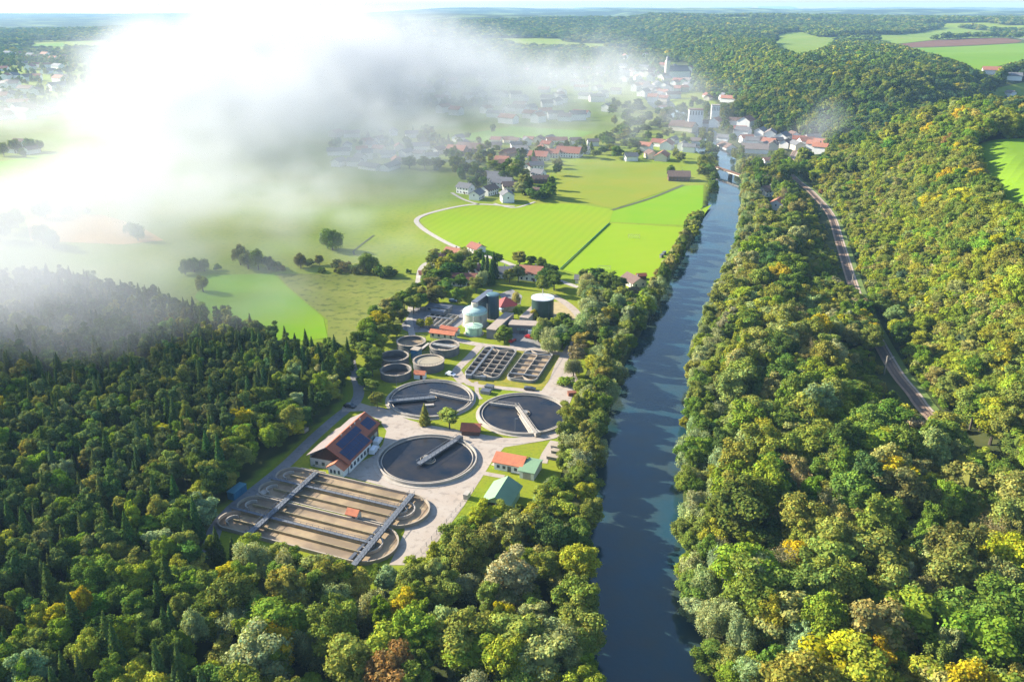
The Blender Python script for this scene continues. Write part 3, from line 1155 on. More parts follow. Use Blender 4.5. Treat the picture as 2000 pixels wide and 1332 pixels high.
HIGH_G = mat("upland_field", (0.135, 0.215, 0.018), 0.95, 0, 0.01, (0.19, 0.235, 0.035), spec=0.1)
HIGH_B = mat("upland_bright_field", (0.115, 0.235, 0.010), 0.95, 0, 0.006, (0.15, 0.24, 0.012), spec=0.1)

sheet("mown_field", pxs([(818, 430), (840, 452), (880, 478), (930, 490), (1000, 512), (1093, 527), (1190, 436), (1198, 410), (1120, 398), (1050, 398), (1005, 404), (925, 400), (850, 415)]), MOWN, 0.10)
sheet("sports_field", pxs([(1096, 527), (1190, 436), (1340, 445), (1345, 420), (1390, 400), (1300, 520), (1260, 585), (1238, 575), (1225, 548), (1160, 545)]), PITCH_G, 0.10)
sheet("bright_field", pxs([(1198, 412), (1190, 434), (1338, 440), (1372, 405), (1374, 362), (1330, 364), (1270, 385)]), BRIGHT_G, 0.06)
sheet("yellow_meadow", pxs([(1085, 322), (1180, 316), (1330, 322), (1330, 362), (1270, 383), (1200, 408), (1090, 385)]), YELLOW_G, 0.10)
sheet("young_grass_field", pxs([(405, 538), (535, 535), (560, 560), (632, 622), (640, 660), (560, 670), (440, 640), (380, 580)]), BRIGHT_G, 0.10)
sheet("rough_pasture", pxs([(540, 535), (700, 536), (800, 543), (812, 548), (806, 600), (760, 660), (640, 680), (640, 625), (564, 560)]), ROUGH_G, 0.12)
sheet("stubble_field", pxs([(50, 430), (90, 420), (200, 420), (270, 440), (320, 470), (240, 478), (60, 470)]), TAN, 0.10)
sheet("green_strip_field", pxs([(-60, 330), (0, 316), (105, 300), (110, 318), (30, 342), (-60, 350)]), BRIGHT_G, 0.10)
sheet("valley_meadow", pxs([(880, 268), (1000, 247), (1160, 258), (1130, 272), (1000, 285)]), BRIGHT_G, 0.12)

field_high("upland_meadow", [(1513, 72), (1560, 62), (1600, 74), (1680, 72), (1735, 80), (1640, 78), (1600, 100), (1560, 110), (1520, 96)], HIGH_G)
field_high("upland_pasture", [(1640, 70), (1740, 69), (1855, 52), (1960, 68), (2050, 72), (2050, 84), (1958, 74), (1825, 79), (1748, 87), (1700, 78)], HIGH_G)
field_high("ploughed_field", [(1748, 88), (1825, 80), (1958, 75), (1996, 81), (1986, 85), (1755, 94)], PLOUGH)
field_high("upland_bright_field", [(1755, 95), (1986, 86), (2100, 84), (2100, 120), (2000, 120), (1915, 145), (1870, 124), (1820, 108), (1790, 100)], HIGH_B)
field_high("hamlet_field", [(1925, 178), (2000, 162), (2150, 160), (2150, 190), (1945, 190)], HIGH_G)
for _n, _l, _m in (("ridge_field", [(1385, 10), (1440, 8), (1470, 13), (1420, 18)], HIGH_G), ("ridge_field", [(1480, 14), (1545, 11), (1560, 17), (1500, 21)], HIGH_B), ("ridge_field", [(1630, 15), (1700, 13), (1705, 18), (1640, 19)], HIGH_G),
                    ("ridge_field", [(1120, 15), (1175, 12), (1185, 18), (1130, 21)], HIGH_G), ("ridge_field", [(1230, 20), (1290, 17), (1300, 22)], HIGH_B),
                    ("plain_field", [(0, 90), (45, 90), (50, 97), (0, 97)], YELLOW_G), ("plain_field", [(60, 88), (125, 86), (125, 92), (65, 94)], HIGH_B), ("plain_field", [(55, 99), (130, 98), (128, 105), (60, 104)], YELLOW_G),
                    ("plain_field", [(10, 78), (95, 76), (100, 80), (10, 82)], HIGH_G)):
    field_high(_n, _l, _m, 1.2, 60)
_w = [g(1898, 276, 50), g(2000, 272, 50), g(2300, 268, 50), g(2300, 420, 50), g(2005, 404, 50), g(1962, 392, 50), g(1925, 340, 50)]
FIELDS_HIGH.append(_w)
sheet("plateau_field", _w, HIGH_B, 0.5, 12)

# plant ground
sheet("plant_lawn", pxs([(404, 1075), (425, 1018), (500, 940), (560, 885), (610, 838), (665, 800), (680, 780), (670, 705), (700, 660), (760, 620), (800, 596), (830, 575), (1000, 545), (1120, 560),
                         (1160, 600), (1160, 690), (1140, 740), (1120, 800), (1112, 870), (1095, 930), (1050, 1030), (930, 1090), (800, 1140), (690, 1170), (440, 1110)]), LAWN, 0.10)
sheet("plant_yard", pxs([(645, 925), (680, 932), (742, 948), (806, 966), (850, 985), (872, 1010), (850, 1040), (808, 1088), (826, 1096), (905, 990), (962, 900), (985, 874), (1060, 862),
                         (1100, 846), (1095, 838), (1060, 850), (1000, 858), (950, 850), (905, 842), (800, 824), (745, 800), (700, 786), (688, 792), (740, 822), (755, 842), (748, 868), (730, 890), (700, 905), (680, 920)]), PAVE, 0.14)
sheet("basin_apron", pxs([(795, 955), (870, 985), (880, 1008), (850, 1050), (806, 1104), (760, 1104), (790, 1040)]), PAVE, 0.155)
sheet("basin_verge", pxs([(893, 742), (930, 700), (958, 676), (1020, 683), (1092, 695), (1098, 715), (1062, 764), (1000, 758), (925, 752)]), LAWN_DRY, 0.125)
sheet("works_yard", pxs([(995, 650), (1040, 652), (1062, 680), (1050, 686), (996, 682)]), ASPH, 0.15)
sheet("gravel_patch", pxs([(1074, 590), (1100, 590), (1128, 620), (1126, 640), (1090, 628), (1076, 618)]), mat("sandy_ground", (0.42, 0.33, 0.16), 0.95, 0.3, 0.5), 0.13)
sheet("sludge_yard", pxs([(975, 575), (1000, 565), (1020, 578), (1015, 600), (985, 592)]), ASPH, 0.13)
GREYYARD = mat("grey_yard", (0.24, 0.23, 0.24), 0.9, 0.4, 0.4)
sheet("grit_yard", pxs([(812, 600), (905, 600), (915, 625), (880, 648), (800, 650), (780, 640)]), GREYYARD, 0.12)

road("forest_edge_road", pxs([(408, 1085), (420, 1035), (455, 992), (520, 940), (562, 905), (610, 858), (655, 818), (695, 785), (700, 755), (686, 715), (684, 690)]), 4.2, ASPH, 0.17)
road("yard_road", pxs([(668, 800), (735, 800), (790, 825), (860, 842), (940, 858), (1010, 862), (1075, 852), (1100, 842)]), 4.5, PAVE, 0.20)
road("basin_road", pxs([(895, 726), (916, 750), (964, 757), (1024, 763), (1075, 772), (1104, 790)]), 3.0, PAVE, 0.18)
road("basin_road", pxs([(1060, 775), (1082, 745), (1094, 713), (1112, 682), (1131, 650), (1131, 619), (1108, 595), (1078, 577)]), 4.2, PAVE, 0.19)
sheet("turning_area", pxs([(1062, 762), (1095, 715), (1120, 722), (1130, 745), (1112, 790), (1085, 800), (1060, 775)]), PAVE, 0.16)
road("basin_road", pxs([(880, 660), (905, 668), (945, 675), (1000, 681), (1060, 686), (1115, 695)]), 4.0, PAVE, 0.21)
road("basin_road", pxs([(940, 674), (915, 700), (893, 722), (892, 735), (905, 748)]), 3.6, PAVE, 0.16)
road("shed_path", pxs([(930, 922), (985, 932)]), 2.2, PAVE, 0.17)
road("shed_path", pxs([(1083, 862), (1066, 888), (1060, 905)]), 3.0, PAVE, 0.17)
road("shed_path", pxs([(966, 902), (1000, 912), (1048, 926)]), 5.0, PAVE, 0.18)
road("settling_path", pxs([(930, 746), (932, 770), (940, 780)]), 1.6, PAVE, 0.17)
road("lane", pxs([(806, 660), (800, 615), (815, 560), (822, 525), (842, 510), (880, 495), (893, 484)]), 3.0, GRAVEL, 0.18)
road("lane", pxs([(1005, 404), (925, 400), (850, 414), (815, 428), (822, 444), (856, 466), (893, 484), (940, 498), (985, 512), (1010, 522), (1080, 545), (1130, 562)]), 3.6, GRAVEL, 0.20)
road("village_lane", pxs([(882, 377), (905, 390), (935, 400)]), 2.6, GRAVEL, 0.2)
road("village_lane", pxs([(965, 398), (990, 405), (1010, 406), (1045, 395)]), 2.4, GRAVEL, 0.22)
road("service_lane", pxs([(860, 594), (905, 600), (930, 596)]), 3.0, ASPH, 0.17)
road("field_track", pxs([(1195, 411), (1270, 388), (1335, 362)]), 3.2, mat("ditch_growth", (0.08, 0.10, 0.03), 0.95, 0.4, 0.3), 0.2)
road("field_track", pxs([(700, 500), (690, 492), (730, 460)]), 1.2, MATS["ditch_growth"], 0.2)
road("riverside_path", pxs([(1385, 400), (1345, 440), (1320, 480), (1290, 530), (1268, 570), (1250, 600)]), 3.0, mat("worn_grass", (0.30, 0.28, 0.08), 0.95, 0.3, 0.2), 0.2)
road("upland_road", [gt(*q) for q in [(1962, 66), (1985, 76), (2040, 86)]], 7, GRAVEL, 1.2)


# ------------------------------------------------------------------ round settling tanks
def settling_tank(cx, cy, r, label, bridge, water=TANKWATER, apron=0.9):
    t = tag(empty("settling_tank", (cx, cy, 0)), label, "tank", "large round settling tanks")
    MB().ring(0, 0, r, r + apron, 0.0, 0.24, n=96).build("concrete_apron", CONC_L, t)
    w = MB().ring(0, 0, r - 0.42, r, -0.5, 1.15, n=96).build("outer_wall", CONC_L, t)
    MB().ring(0, 0, r - 1.5, r - 1.28, -0.5, 0.85, n=96).build("weir", CONC_L, t)
    MB().ring(0, 0, r - 1.28, r - 0.42, -0.5, 0.20, n=96).build("outflow_channel", mat("wet_concrete", (0.07, 0.08, 0.09), 0.3, 0.4, 0.6), t)
    MB().add(disc(0, 0, 0.42, r - 1.5), [tuple(range(72))]).build("water", water, t)
    MB().cyl(0, 0, -0.5, 1.2, 1.5, n=28).build("centre_column", CONC_D, t)
    MB().ring(0, 0, 2.2, 2.35, -0.2, 0.8, n=36).build("stilling_ring", CONC, t)
    return t


def tank_bridge(t, a, b, w, z=1.35, rail=True, name="walkway", mt=None):
    m_ = mt or STEEL
    mb = MB()
    d = Vector((b[0] - a[0], b[1] - a[1], 0)); L = d.length; d.normalize()
    n = Vector((-d.y, d.x, 0))
    mb.beam((a[0], a[1], z), (b[0], b[1], z), w, 0.16)
    for s in (-1, 1):
        o = n * (w / 2 * s)
        mb.beam((a[0] + o.x, a[1] + o.y, z - 0.35), (b[0] + o.x, b[1] + o.y, z - 0.35), 0.14, 0.55)
        if rail:
            mb.beam((a[0] + o.x, a[1] + o.y, z + 1.1), (b[0] + o.x, b[1] + o.y, z + 1.1), 0.10, 0.08)
            k = int(L / 1.8)
            for i in range(k + 1):
                p = Vector((a[0], a[1], 0)) + d * (L * i / k) + o
                mb.box(p.x, p.y, z, 0.09, 0.09, 1.15)
    return mb.build(name, m_, t)


T1 = (-28.0, 243.6); T2 = (-31.0, 289.6); T3 = (4.4, 277.0)
t1 = settling_tank(*T1, 16.4, "round settling tank just above the brown basins, one beam bridge", 0, apron=1.3)
t2 = settling_tank(*T2, 16.4, "round settling tank behind the two pines, bridges meeting at its centre from both sides", 0)
t3 = settling_tank(*T3, 16.8, "round settling tank nearest the river with a pale double bridge to its lower rim", 0)


def rel(c, u, v, z=1.2):
    x, y = g(u, v, z)
    return (x - c[0], y - c[1])


tank_bridge(t1, rel(T1, 817, 907), rel(T1, 896, 856), 1.7)
MB().box(*rel(T1, 896, 856), 0.3, 2.6, 1.8, 1.5, rz=R(55)).build("drive_carriage", STEEL_D, t1)
MB().ring(0.6, -1.0, 2.0, 2.25, 0.3, 0.8, R(200), R(380), n=20).build("scum_trough", CONC, t1)
tank_bridge(t2, rel(T2, 758, 784), rel(T2, 849, 776), 1.9)
tank_bridge(t2, rel(T2, 840, 767), rel(T2, 921, 783), 0.8, name="scum_arm", mt=CONC_L)
MB().box(*rel(T2, 838, 789), 0.4, 3.6, 1.2, 0.6, rz=R(10)).build("scum_trough", CONC_L, t2)
tank_bridge(t3, rel(T3, 955, 787), rel(T3, 1010, 794), 0.8, name="scum_arm", mt=CONC_L)
tank_bridge(t3, rel(T3, 1009, 793), rel(T3, 1046, 846), 1.2, mt=CONC_L)
tank_bridge(t3, rel(T3, 1016, 812, 0.8), rel(T3, 1037, 846, 0.8), 0.7, z=0.8, rail=False, name="scum_arm", mt=CONC_L)
MB().box(*rel(T3, 1047, 844), 0.3, 3.0, 2.2, 1.4, rz=R(-60)).build("drive_carriage", CONC_L, t3)


# ------------------------------------------------------------------ aeration basins: two folded racetracks
def aeration():
    O = g(584, 920)
    ang = math.atan2(g(810, 971)[1] - O[1], g(810, 971)[0] - O[0])
    w = 4.36
    L = 42.0
    labels = ["upper brown racetrack basin of four lanes beside the solar-roofed house, hut at its lower edge",
              "lower brown racetrack basin of four lanes nearest the front wood"]
    for k in range(2):
        # local frame: x along the lanes, y away from the viewer (up); lane block from y=0 down to -4w
        off = -k * (4 * w + 0.9)
        ox = -0.2 - 0.4 * k
        ca, sa = math.cos(ang), math.sin(ang)
        sx = ox; sy = off
        # the lower basin is set back along its lanes
        base = (O[0] + sx * ca - sy * sa, O[1] + sx * sa + sy * ca, 0)
        t = tag(empty("aeration_basin", base, ang), labels[k], "basin", "brown racetrack aeration basins")
        H = 1.25; tw = 0.28
        mb = MB()
        y = [0, -w, -2 * w, -3 * w, -4 * w]
        for j in (0, 4):
            mb.box(L / 2, y[j], -0.6, L, 0.4, H + 0.6)
        for c in (y[1], y[3]):
            mb.ring(0, c, w - 0.2, w + 0.2, -0.6, H, R(90), R(270), n=28)
        mb.ring(L, y[2], 2 * w - 0.2, 2 * w + 0.2, -0.6, H, R(-90), R(90), n=44)
        mb.build("outer_wall", CONC, t)
        mb = MB()
        for j in (1, 3):
            mb.box(L / 2, y[j], -0.6, L, tw, H + 0.5)
        mb.box(L / 2 + 1, y[2], -0.6, L + 2, 0.5, H + 0.6)
        mb.box(-w * 0.45, y[2], -0.6, w * 0.9, 0.5, H + 0.6)
        mb.build("lane_wall", mat("lane_wall_top", (0.34, 0.27, 0.14), 0.8, 0.4, 0.6), t)
        for c in (y[1], y[3]):
            MB().ring(0, c, w * 0.44, w * 0.44 + 0.32, -0.6, H - 0.1, R(90), R(270), n=20).build("guide_wall", CONC_L, t)
        MB().ring(L, y[2], w - 0.18, w + 0.18, -0.6, H - 0.05, R(-90), R(90), n=30).build("guide_wall", CONC_L, t)
        MB().ring(L, y[2], w * 0.5 - 0.16, w * 0.5 + 0.16, -0.6, H - 0.05, R(-90), R(90), n=20).build("guide_wall", CONC_L, t)
        # the liquid fills the whole outline
        pts = [(L, 0.0)] + [(0 + w * math.cos(a), y[1] + w * math.sin(a)) for a in np.linspace(R(90), R(270), 20)]
        pts += [(0 + w * math.cos(a), y[3] + w * math.sin(a)) for a in np.linspace(R(90), R(270), 20)][1:]
        pts += [(L + 2 * w * math.cos(a), y[2] + 2 * w * math.sin(a)) for a in np.linspace(R(-90), R(90), 36)]
        MB().add([(a, b, 0.25) for a, b in pts], [tuple(range(len(pts)))[::1]]).build("aerated_sludge", SLUDGE, t)
        mb = MB()
        mb.box(L / 2 - 2, y[2], H + 0.1, L + 5.5, 0.9, 0.14)
        for s in (-0.42, 0.42):
            mb.box(L / 2 - 2, y[2] + s, H + 1.0, L + 5.5, 0.06, 0.07)
            for q in range(24):
                mb.box(-4 + q * 2.0, y[2] + s, H + 0.2, 0.06, 0.06, 0.85)
        mb.build("walkway", STEEL, t)
        for x0 in (3.2 + 3.6, L - 1.5):
            for j in range(4):
                MB().cyl(x0 + 1.6, (y[j] + y[j + 1]) / 2, 0.2, 0.2, 0.01).f
                rb = MB()
                rb.box(x0 + 0.9, (y[j] + y[j + 1]) / 2, 0.5, 0.9, w * 0.82, 0.45)  # dark boxes set in for the bridge's dashed shadow on the liquid
                rb.build("bridge_shadow_bar", STEEL_D, t)
    # two cross bridges over both basins
    ca, sa = math.cos(ang), math.sin(ang)
    for (pa, pb, lab) in (((617, 920), (479, 1046), "long steel footbridge across the left ends of the brown basins"), ((805, 962), (690, 1101), "long steel footbridge across the right ends of the brown basins")):
        a = g(*pa, 2.2); b = g(*pb, 2.2)
        t = tag(empty("footbridge", (a[0], a[1], 0)), lab, "footbridge", "steel footbridges over the brown basins")
        d = Vector((b[0] - a[0], b[1] - a[1], 0)); Ln = d.length; d.normalize(); n = Vector((-d.y, d.x, 0))
        MB().beam((0, 0, 1.75), (d.x * Ln, d.y * Ln, 1.75), 1.7, 0.16).build("deck", STEEL, t)
        for s in (-1, 1):
            mb = MB()
            o = n * 0.85 * s
            mb.beam((o.x, o.y, 2.85), (d.x * Ln + o.x, d.y * Ln + o.y, 2.85), 0.09, 0.09)
            mb.beam((o.x, o.y, 1.4), (d.x * Ln + o.x, d.y * Ln + o.y, 1.4), 0.12, 0.35)
            k = int(Ln / 1.6)
            for i in range(k + 1):
                p = d * (Ln * i / k) + o
                mb.box(p.x, p.y, 1.8, 0.08, 0.08, 1.1)
            mb.build("railing", STEEL_D, t)
        for i in range(5):
            p = d * (Ln * (i + 0.02) / 4.1)
            MB().box(p.x, p.y, -0.3, 0.5, 1.5, 1.7, rz=ang).build("pier", CONC_D, t)
    # grass strip between the basins
    a = g(560, 987); b = g(686, 1016)
    road("grass_strip", [g(556, 983), g(620, 999), g(682, 1014)], 0.9, LAWN, 1.02, drape=False)
    # little hut
    hut("equipment_hut", g(692, 1013), ang, 3.4, 2.6, 2.2, 1.1, CREAM, ORANGE, "tiny red-roofed hut standing between the brown basins", "hut")
    # verge walls
    p = [g(452, 1038), g(697, 1110)]


def gable(name, at_, yaw, L, W, he, hr, wall, roof, label, cat, group=None, over=0.4, windows=0, chimney=False, door=False, hip=0.0, asym=0.0, z=None, gablewall=None, roofname="roof"):
    """house with its ridge along local x; L along the ridge, W across"""
    zz = 0 if z is None else z
    t = tag(empty(name, (at_[0], at_[1], zz), yaw), label, cat, group)
    mb = MB()
    hr_ = he + hr
    mb.add([(-L / 2, -W / 2, -0.5), (L / 2, -W / 2, -0.5), (L / 2, W / 2, -0.5), (-L / 2, W / 2, -0.5),
            (-L / 2, -W / 2, he), (L / 2, -W / 2, he), (L / 2, W / 2, he), (-L / 2, W / 2, he), (-L / 2, 0, hr_ - 0.02), (L / 2, 0, hr_ - 0.02)],
           [(0, 1, 5, 4), (2, 3, 7, 6)])
    mb.add([(-L / 2, -W / 2, -0.5), (-L / 2, W / 2, -0.5), (-L / 2, W / 2, he), (-L / 2, 0, hr_ - 0.02), (-L / 2, -W / 2, he)], [(0, 4, 3, 2, 1)], 1)
    mb.add([(L / 2, -W / 2, -0.5), (L / 2, W / 2, -0.5), (L / 2, W / 2, he), (L / 2, 0, hr_ - 0.02), (L / 2, -W / 2, he)], [(0, 1, 2, 3, 4)], 1)
    mb.build("wall", [wall, gablewall or wall], t)
    rb = MB()
    th = 0.22
    sl_ = hr / (W / 2)
    xo = L / 2 + over
    for s in (-1, 1):
        y1 = s * (W / 2 + over); z1 = he - over * sl_
        hi_ = hip
        a = [(-xo + hi_, 0, hr_), (xo - hi_, 0, hr_), (xo, y1, z1), (-xo, y1, z1)]
        vs = [(x, y, zc + 0.03) for x, y, zc in a] + [(x, y, zc + 0.03 + th) for x, y, zc in a]
        f = [(0, 1, 2, 3), (4, 7, 6, 5), (0, 4, 5, 1), (1, 5, 6, 2), (2, 6, 7, 3), (3, 7, 4, 0)]
        rb.add(vs, f if s < 0 else [tuple(reversed(q)) for q in f])
    ro = rb.build(roofname, roof, t)
    if chimney:
        MB().box(L * 0.18, W * 0.12, hr_ - 0.8, 0.6, 0.6, 1.7).build("chimney", CONC_D, ro)
    if windows:
        for s in (-1, 1):
            n = max(2, int(L / 2.6))
            for fl in range(1 if he < 4 else 2):
                for i in range(n):
                    x = -L / 2 + L * (i + 0.5) / n
                    z0 = 1.0 + fl * 2.6
                    fb = MB().box(x, s * (W / 2 + 0.03), z0, 1.0, 0.08, 1.25)
                    fb.build("window", GLASS, t)
        for s in (-1, 1):
            for yy_ in ((-W / 4, W / 4) if windows > 1 else (0,)):
                MB().box(s * (L / 2 + 0.03), yy_, 1.0 if he < 4 else 3.4, 0.08, 1.0, 1.2).build("window", GLASS, t)
    if door:
        MB().box(L * 0.2, -(W / 2 + 0.04), 0, 1.1, 0.1, 2.1).build("door", WOOD, t)
    return t


def hut(name, at_, yaw, L, W, he, hr, wall, roof, label, cat, z=None):
    return gable(name, at_, yaw, L, W, he, hr, wall, roof, label, cat, over=0.35, door=True, z=z)


aeration()


# ------------------------------------------------------------------ solar-roofed operations house
def solar_house():
    yaw = R(71.5)
    # ridge ends measured on the roof
    r0 = Vector((-59.4, 237.3)); r1 = Vector((-51.4, 261.7))
    ctr = (r0 + r1) / 2
    t = tag(empty("operations_house", (ctr.x, ctr.y, 0), yaw), "white house with big red roof covered in blue solar panels, beside the brown basins", "house")
    # local: x along the ridge (away), +y to the left, -y to the right
    L = 25.0; zr = 8.3
    yl = 7.3; zl = 4.2; yr = -5.6; zr_ = 4.9; yr2 = -7.9; zr2 = 3.5
    mb = MB()
    mb.add([(-L / 2, yl - .5, -0.4), (L / 2 - 3, yl - .5, -0.4), (L / 2 - 3, yl - .5, zl), (-L / 2, yl - .5, zl)], [(3, 2, 1, 0)])
    mb.add([(-L / 2, -7.4, -0.4), (2.6, -7.4, -0.4), (2.6, -7.4, 3.6), (-L / 2, -7.4, 3.6)], [(0, 1, 2, 3)])
    mb.add([(-L / 2, yl - .5, -0.4), (-L / 2, -7.4, -0.4), (-L / 2, -7.4, 3.4), (-L / 2, yl - .5, 3.4)], [(3, 2, 1, 0), (0, 1, 2, 3)])
    mb.add([(2.6, -7.4, -0.4), (2.6, -5.2, -0.4), (2.6, -5.2, 4.8), (2.6, -7.4, 3.6)], [(0, 1, 2, 3)])
    mb.build("wall", WHITE, t)
    mb = MB()
    mb.add([(-L / 2 + .02, yl - .5, 3.4), (-L / 2 + .02, -7.4, 3.4), (-L / 2 + .02, 0, zr), ], [(0, 2, 1), (0, 1, 2)])
    mb.build("timber_gable", WOOD, t)
    mb = MB()
    mb.add([(2.6, -5.2, -0.4), (L / 2, -5.2, -0.4), (L / 2, -5.2, 5.0), (2.6, -5.2, 5.0)], [(0, 1, 2, 3)])
    mb.add([(L / 2, -5.2, -0.4), (L / 2, yl - 2, -0.4), (L / 2, yl - 2, 5.0), (L / 2, 0, zr), (L / 2, -5.2, 5.0)], [(0, 1, 2, 3, 4)])
    mb.build("timber_gable", WOOD, t)

    def slab(pts, name, m_, th=0.25, par=t):
        b = MB()
        n = len(pts)
        vs = [(x, y, z) for x, y, z in pts] + [(x, y, z + th) for x, y, z in pts]
        b.add(vs, [tuple(range(n - 1, -1, -1)), tuple(range(n, 2 * n))] + [(i, (i + 1) % n, n + (i + 1) % n, n + i) for i in range(n)])
        return b.build(name, m_, par)

    def zR(y):
        return zr + 0.1 + (y) * (zr - zr2) / 7.9

    def zL(y):
        return zr + 0.1 - y * (zr - zl) / yl
    e = L / 2 + 0.8
    slab([(-e, yl + .3, zL(yl + .3)), (-e, 0, zL(0)), (6.0, 0, zL(0)), (6.0, yl + .3, zL(yl + .3))], "roof_left", GREYROOF)
    slab([(6.02, yl - 1.4, zL(yl - 1.4)), (6.02, 0, zL(0)), (e, 0, zL(0)), (e, yl - 1.4, zL(yl - 1.4))], "roof_left", GREYROOF)
    rr_ = slab([(-e, -7.9, zR(-7.9)), (3.2, -7.9, zR(-7.9)), (3.2, -5.7, zR(-5.7)), (e, -5.7, zR(-5.7)), (e, -0.02, zR(0)), (-e, -0.02, zR(0))], "roof_right", RED)
    # ridge caps and skylights
    MB().box(0, 0, zr + 0.34, L + 1.6, 0.4, 0.12).build("ridge_tiles", ORANGE, t)
    # panels: rows of modules lying on the right slope
    sl_ = (zr - zr2) / 7.9

    def panel(x0, x1, y0, y1, nx, ny):
        mb = MB()
        for i in range(nx):
            for j in range(ny):
                xa = x0 + (x1 - x0) * i / nx + 0.05; xb = x0 + (x1 - x0) * (i + 1) / nx - 0.05
                ya = y0 + (y1 - y0) * j / ny - 0.04; yb = y0 + (y1 - y0) * (j + 1) / ny + 0.04
                vs = [(xa, ya, zR(ya) + .36), (xb, ya, zR(ya) + .36), (xb, yb, zR(yb) + .36), (xa, yb, zR(yb) + .36)]
                vs += [(x, y, z + .05) for x, y, z in vs]
                mb.add(vs, [(0, 1, 2, 3), (7, 6, 5, 4), (0, 4, 5, 1), (1, 5, 6, 2), (2, 6, 7, 3), (3, 7, 4, 0)])
        return mb.build("solar_panel", PANEL, rr_)
    panel(-11.6, 2.6, -3.7, -7.5, 9, 2)
    panel(-9.4, 4.2, -1.3, -3.6, 8, 1)
    panel(6.5, 12.0, -1.6, -5.0, 4, 2)
    for x, y, n in ((8, -0.9, "roof_vent"), (1.6, -0.8, "roof_vent"), (-4.5, -0.7, "roof_vent"), (4.5, -0.8, "roof_vent")):
        MB().cyl(x, y, zR(y), zR(y) + 1.0, 0.22, n=10).build(n, CONC_D, rr_)
    # front annex
    ax = -L / 2 - 0.8
    MB().add([(ax - 2.2, -7.0, -.4), (ax - 2.2, -1.6, -.4), (ax + 1.2, -1.6, -.4), (ax + 1.2, -7.0, -.4), (ax - 2.2, -7.0, 3.0), (ax - 2.2, -1.6, 3.0), (ax + 1.2, -1.6, 3.0), (ax + 1.2, -7.0, 3.0),
              (ax - 2.2, -4.3, 4.7), (ax + 1.2, -4.3, 4.7)],
             [(0, 4, 8, 5, 1), (0, 3, 7, 4), (1, 5, 6, 2), (2, 6, 9, 7, 3)]).build("porch_wall", WHITE, t)
    slab([(ax - 2.8, -7.6, 2.75), (ax + 2.2, -7.6, 2.75), (ax + 2.2, -4.3, 4.8), (ax - 2.8, -4.3, 4.8)], "porch_roof", ORANGE)
    slab([(ax - 2.8, -4.28, 4.8), (ax + 2.2, -4.28, 4.8), (ax + 2.2, -1.0, 2.75), (ax - 2.8, -1.0, 2.75)], "porch_roof", ORANGE)
    for y in (-2.6, -3.9, -5.4):
        MB().box(ax - 2.24, y, 1.0, 0.1, 0.7, 1.3).build("window", GLASS, t)
    for i in range(6):
        MB().box(-11 + i * 2.3, -7.45, 1.1, 1.2, 0.1, 1.3).build("window", GLASS, t)
    for i in range(3):
        MB().box(4.6 + i * 2.9, -5.25, 0, 2.3, 0.1, 2.9).build("garage_door", mat("green_glass_door", (0.20, 0.28, 0.28), 0.2, 0.3, 0.6), t)
    for y in (2, 4.4):
        MB().box(-L / 2 - 0.04, y, 1.1, 0.1, 1.0, 1.2).build("window", GLASS, t)
    MB().box(-L / 2 - 2.6, 4.2, -0.3, 0.3, 9.0, 0.9).build("retaining_wall", CONC_L, t)


solar_house()

# small sheds
t = gable("pump_shed", loc(-14.3, 262.7, 0, 0), R(-6), 6.2, 4.6, 2.3, 1.5, WOOD, RED, "small dark-red roofed shed between two round settling tanks", "shed", over=0.5, door=True)


def green_red_house():
    t = tag(empty("workshop", (1.2, 238.2, 0), PA), "white workshop with a half orange, half pale-green roof above the green shed", "workshop")
    mb = MB()
    mb.box(-1.6, 0.0, -.3, 9.6, 5.6, 3.2)
    mb.build("wall", WHITE, t)
    MB().box(5.6, -1.0, -.3, 4.8, 8.2, 3.0).build("extension_wall", WHITE, t)

    def slab(pts, name, m_):
        n = len(pts)
        return MB().add([(x, y, z) for x, y, z in pts] + [(x, y, z + .2) for x, y, z in pts], [tuple(range(n - 1, -1, -1)), tuple(range(n, 2 * n))] + [(i, (i + 1) % n, n + (i + 1) % n, n + i) for i in range(n)]).build(name, m_, t)
    slab([(-7.0, -3.6, 2.95), (3.6, -3.6, 2.95), (3.6, 0.6, 4.7), (-7.0, 0.6, 4.7)], "tiled_roof", ORANGE)
    slab([(-7.0, 0.62, 4.7), (3.6, 0.62, 4.7), (3.6, 3.4, 3.1), (-7.0, 3.4, 3.1)], "tiled_roof", ORANGE)
    slab([(2.6, -5.6, 2.8), (8.4, -5.6, 2.8), (8.4, 0.4, 3.9), (3.62, 0.4, 3.9), (3.62, -3.6, 3.2), (2.6, -3.6, 3.2)], "sheet_roof", GREENROOF)
    slab([(3.62, 0.42, 3.9), (8.4, 0.42, 3.9), (8.4, 3.2, 3.1), (3.62, 3.2, 3.1)], "sheet_roof", GREENROOF)
    for x in (-5, -3, 1.0):
        MB().box(x, -2.83, 0.9, 1.0, 0.1, 1.1).build("window", GLASS, t)
    MB().box(-1.2, -2.83, 0, 1.2, 0.1, 2.1).build("door", STEEL_D, t)
    MB().box(5.6, -5.14, 0, 2.6, 0.1, 2.4).build("garage_door", CONC_L, t)


green_red_house()


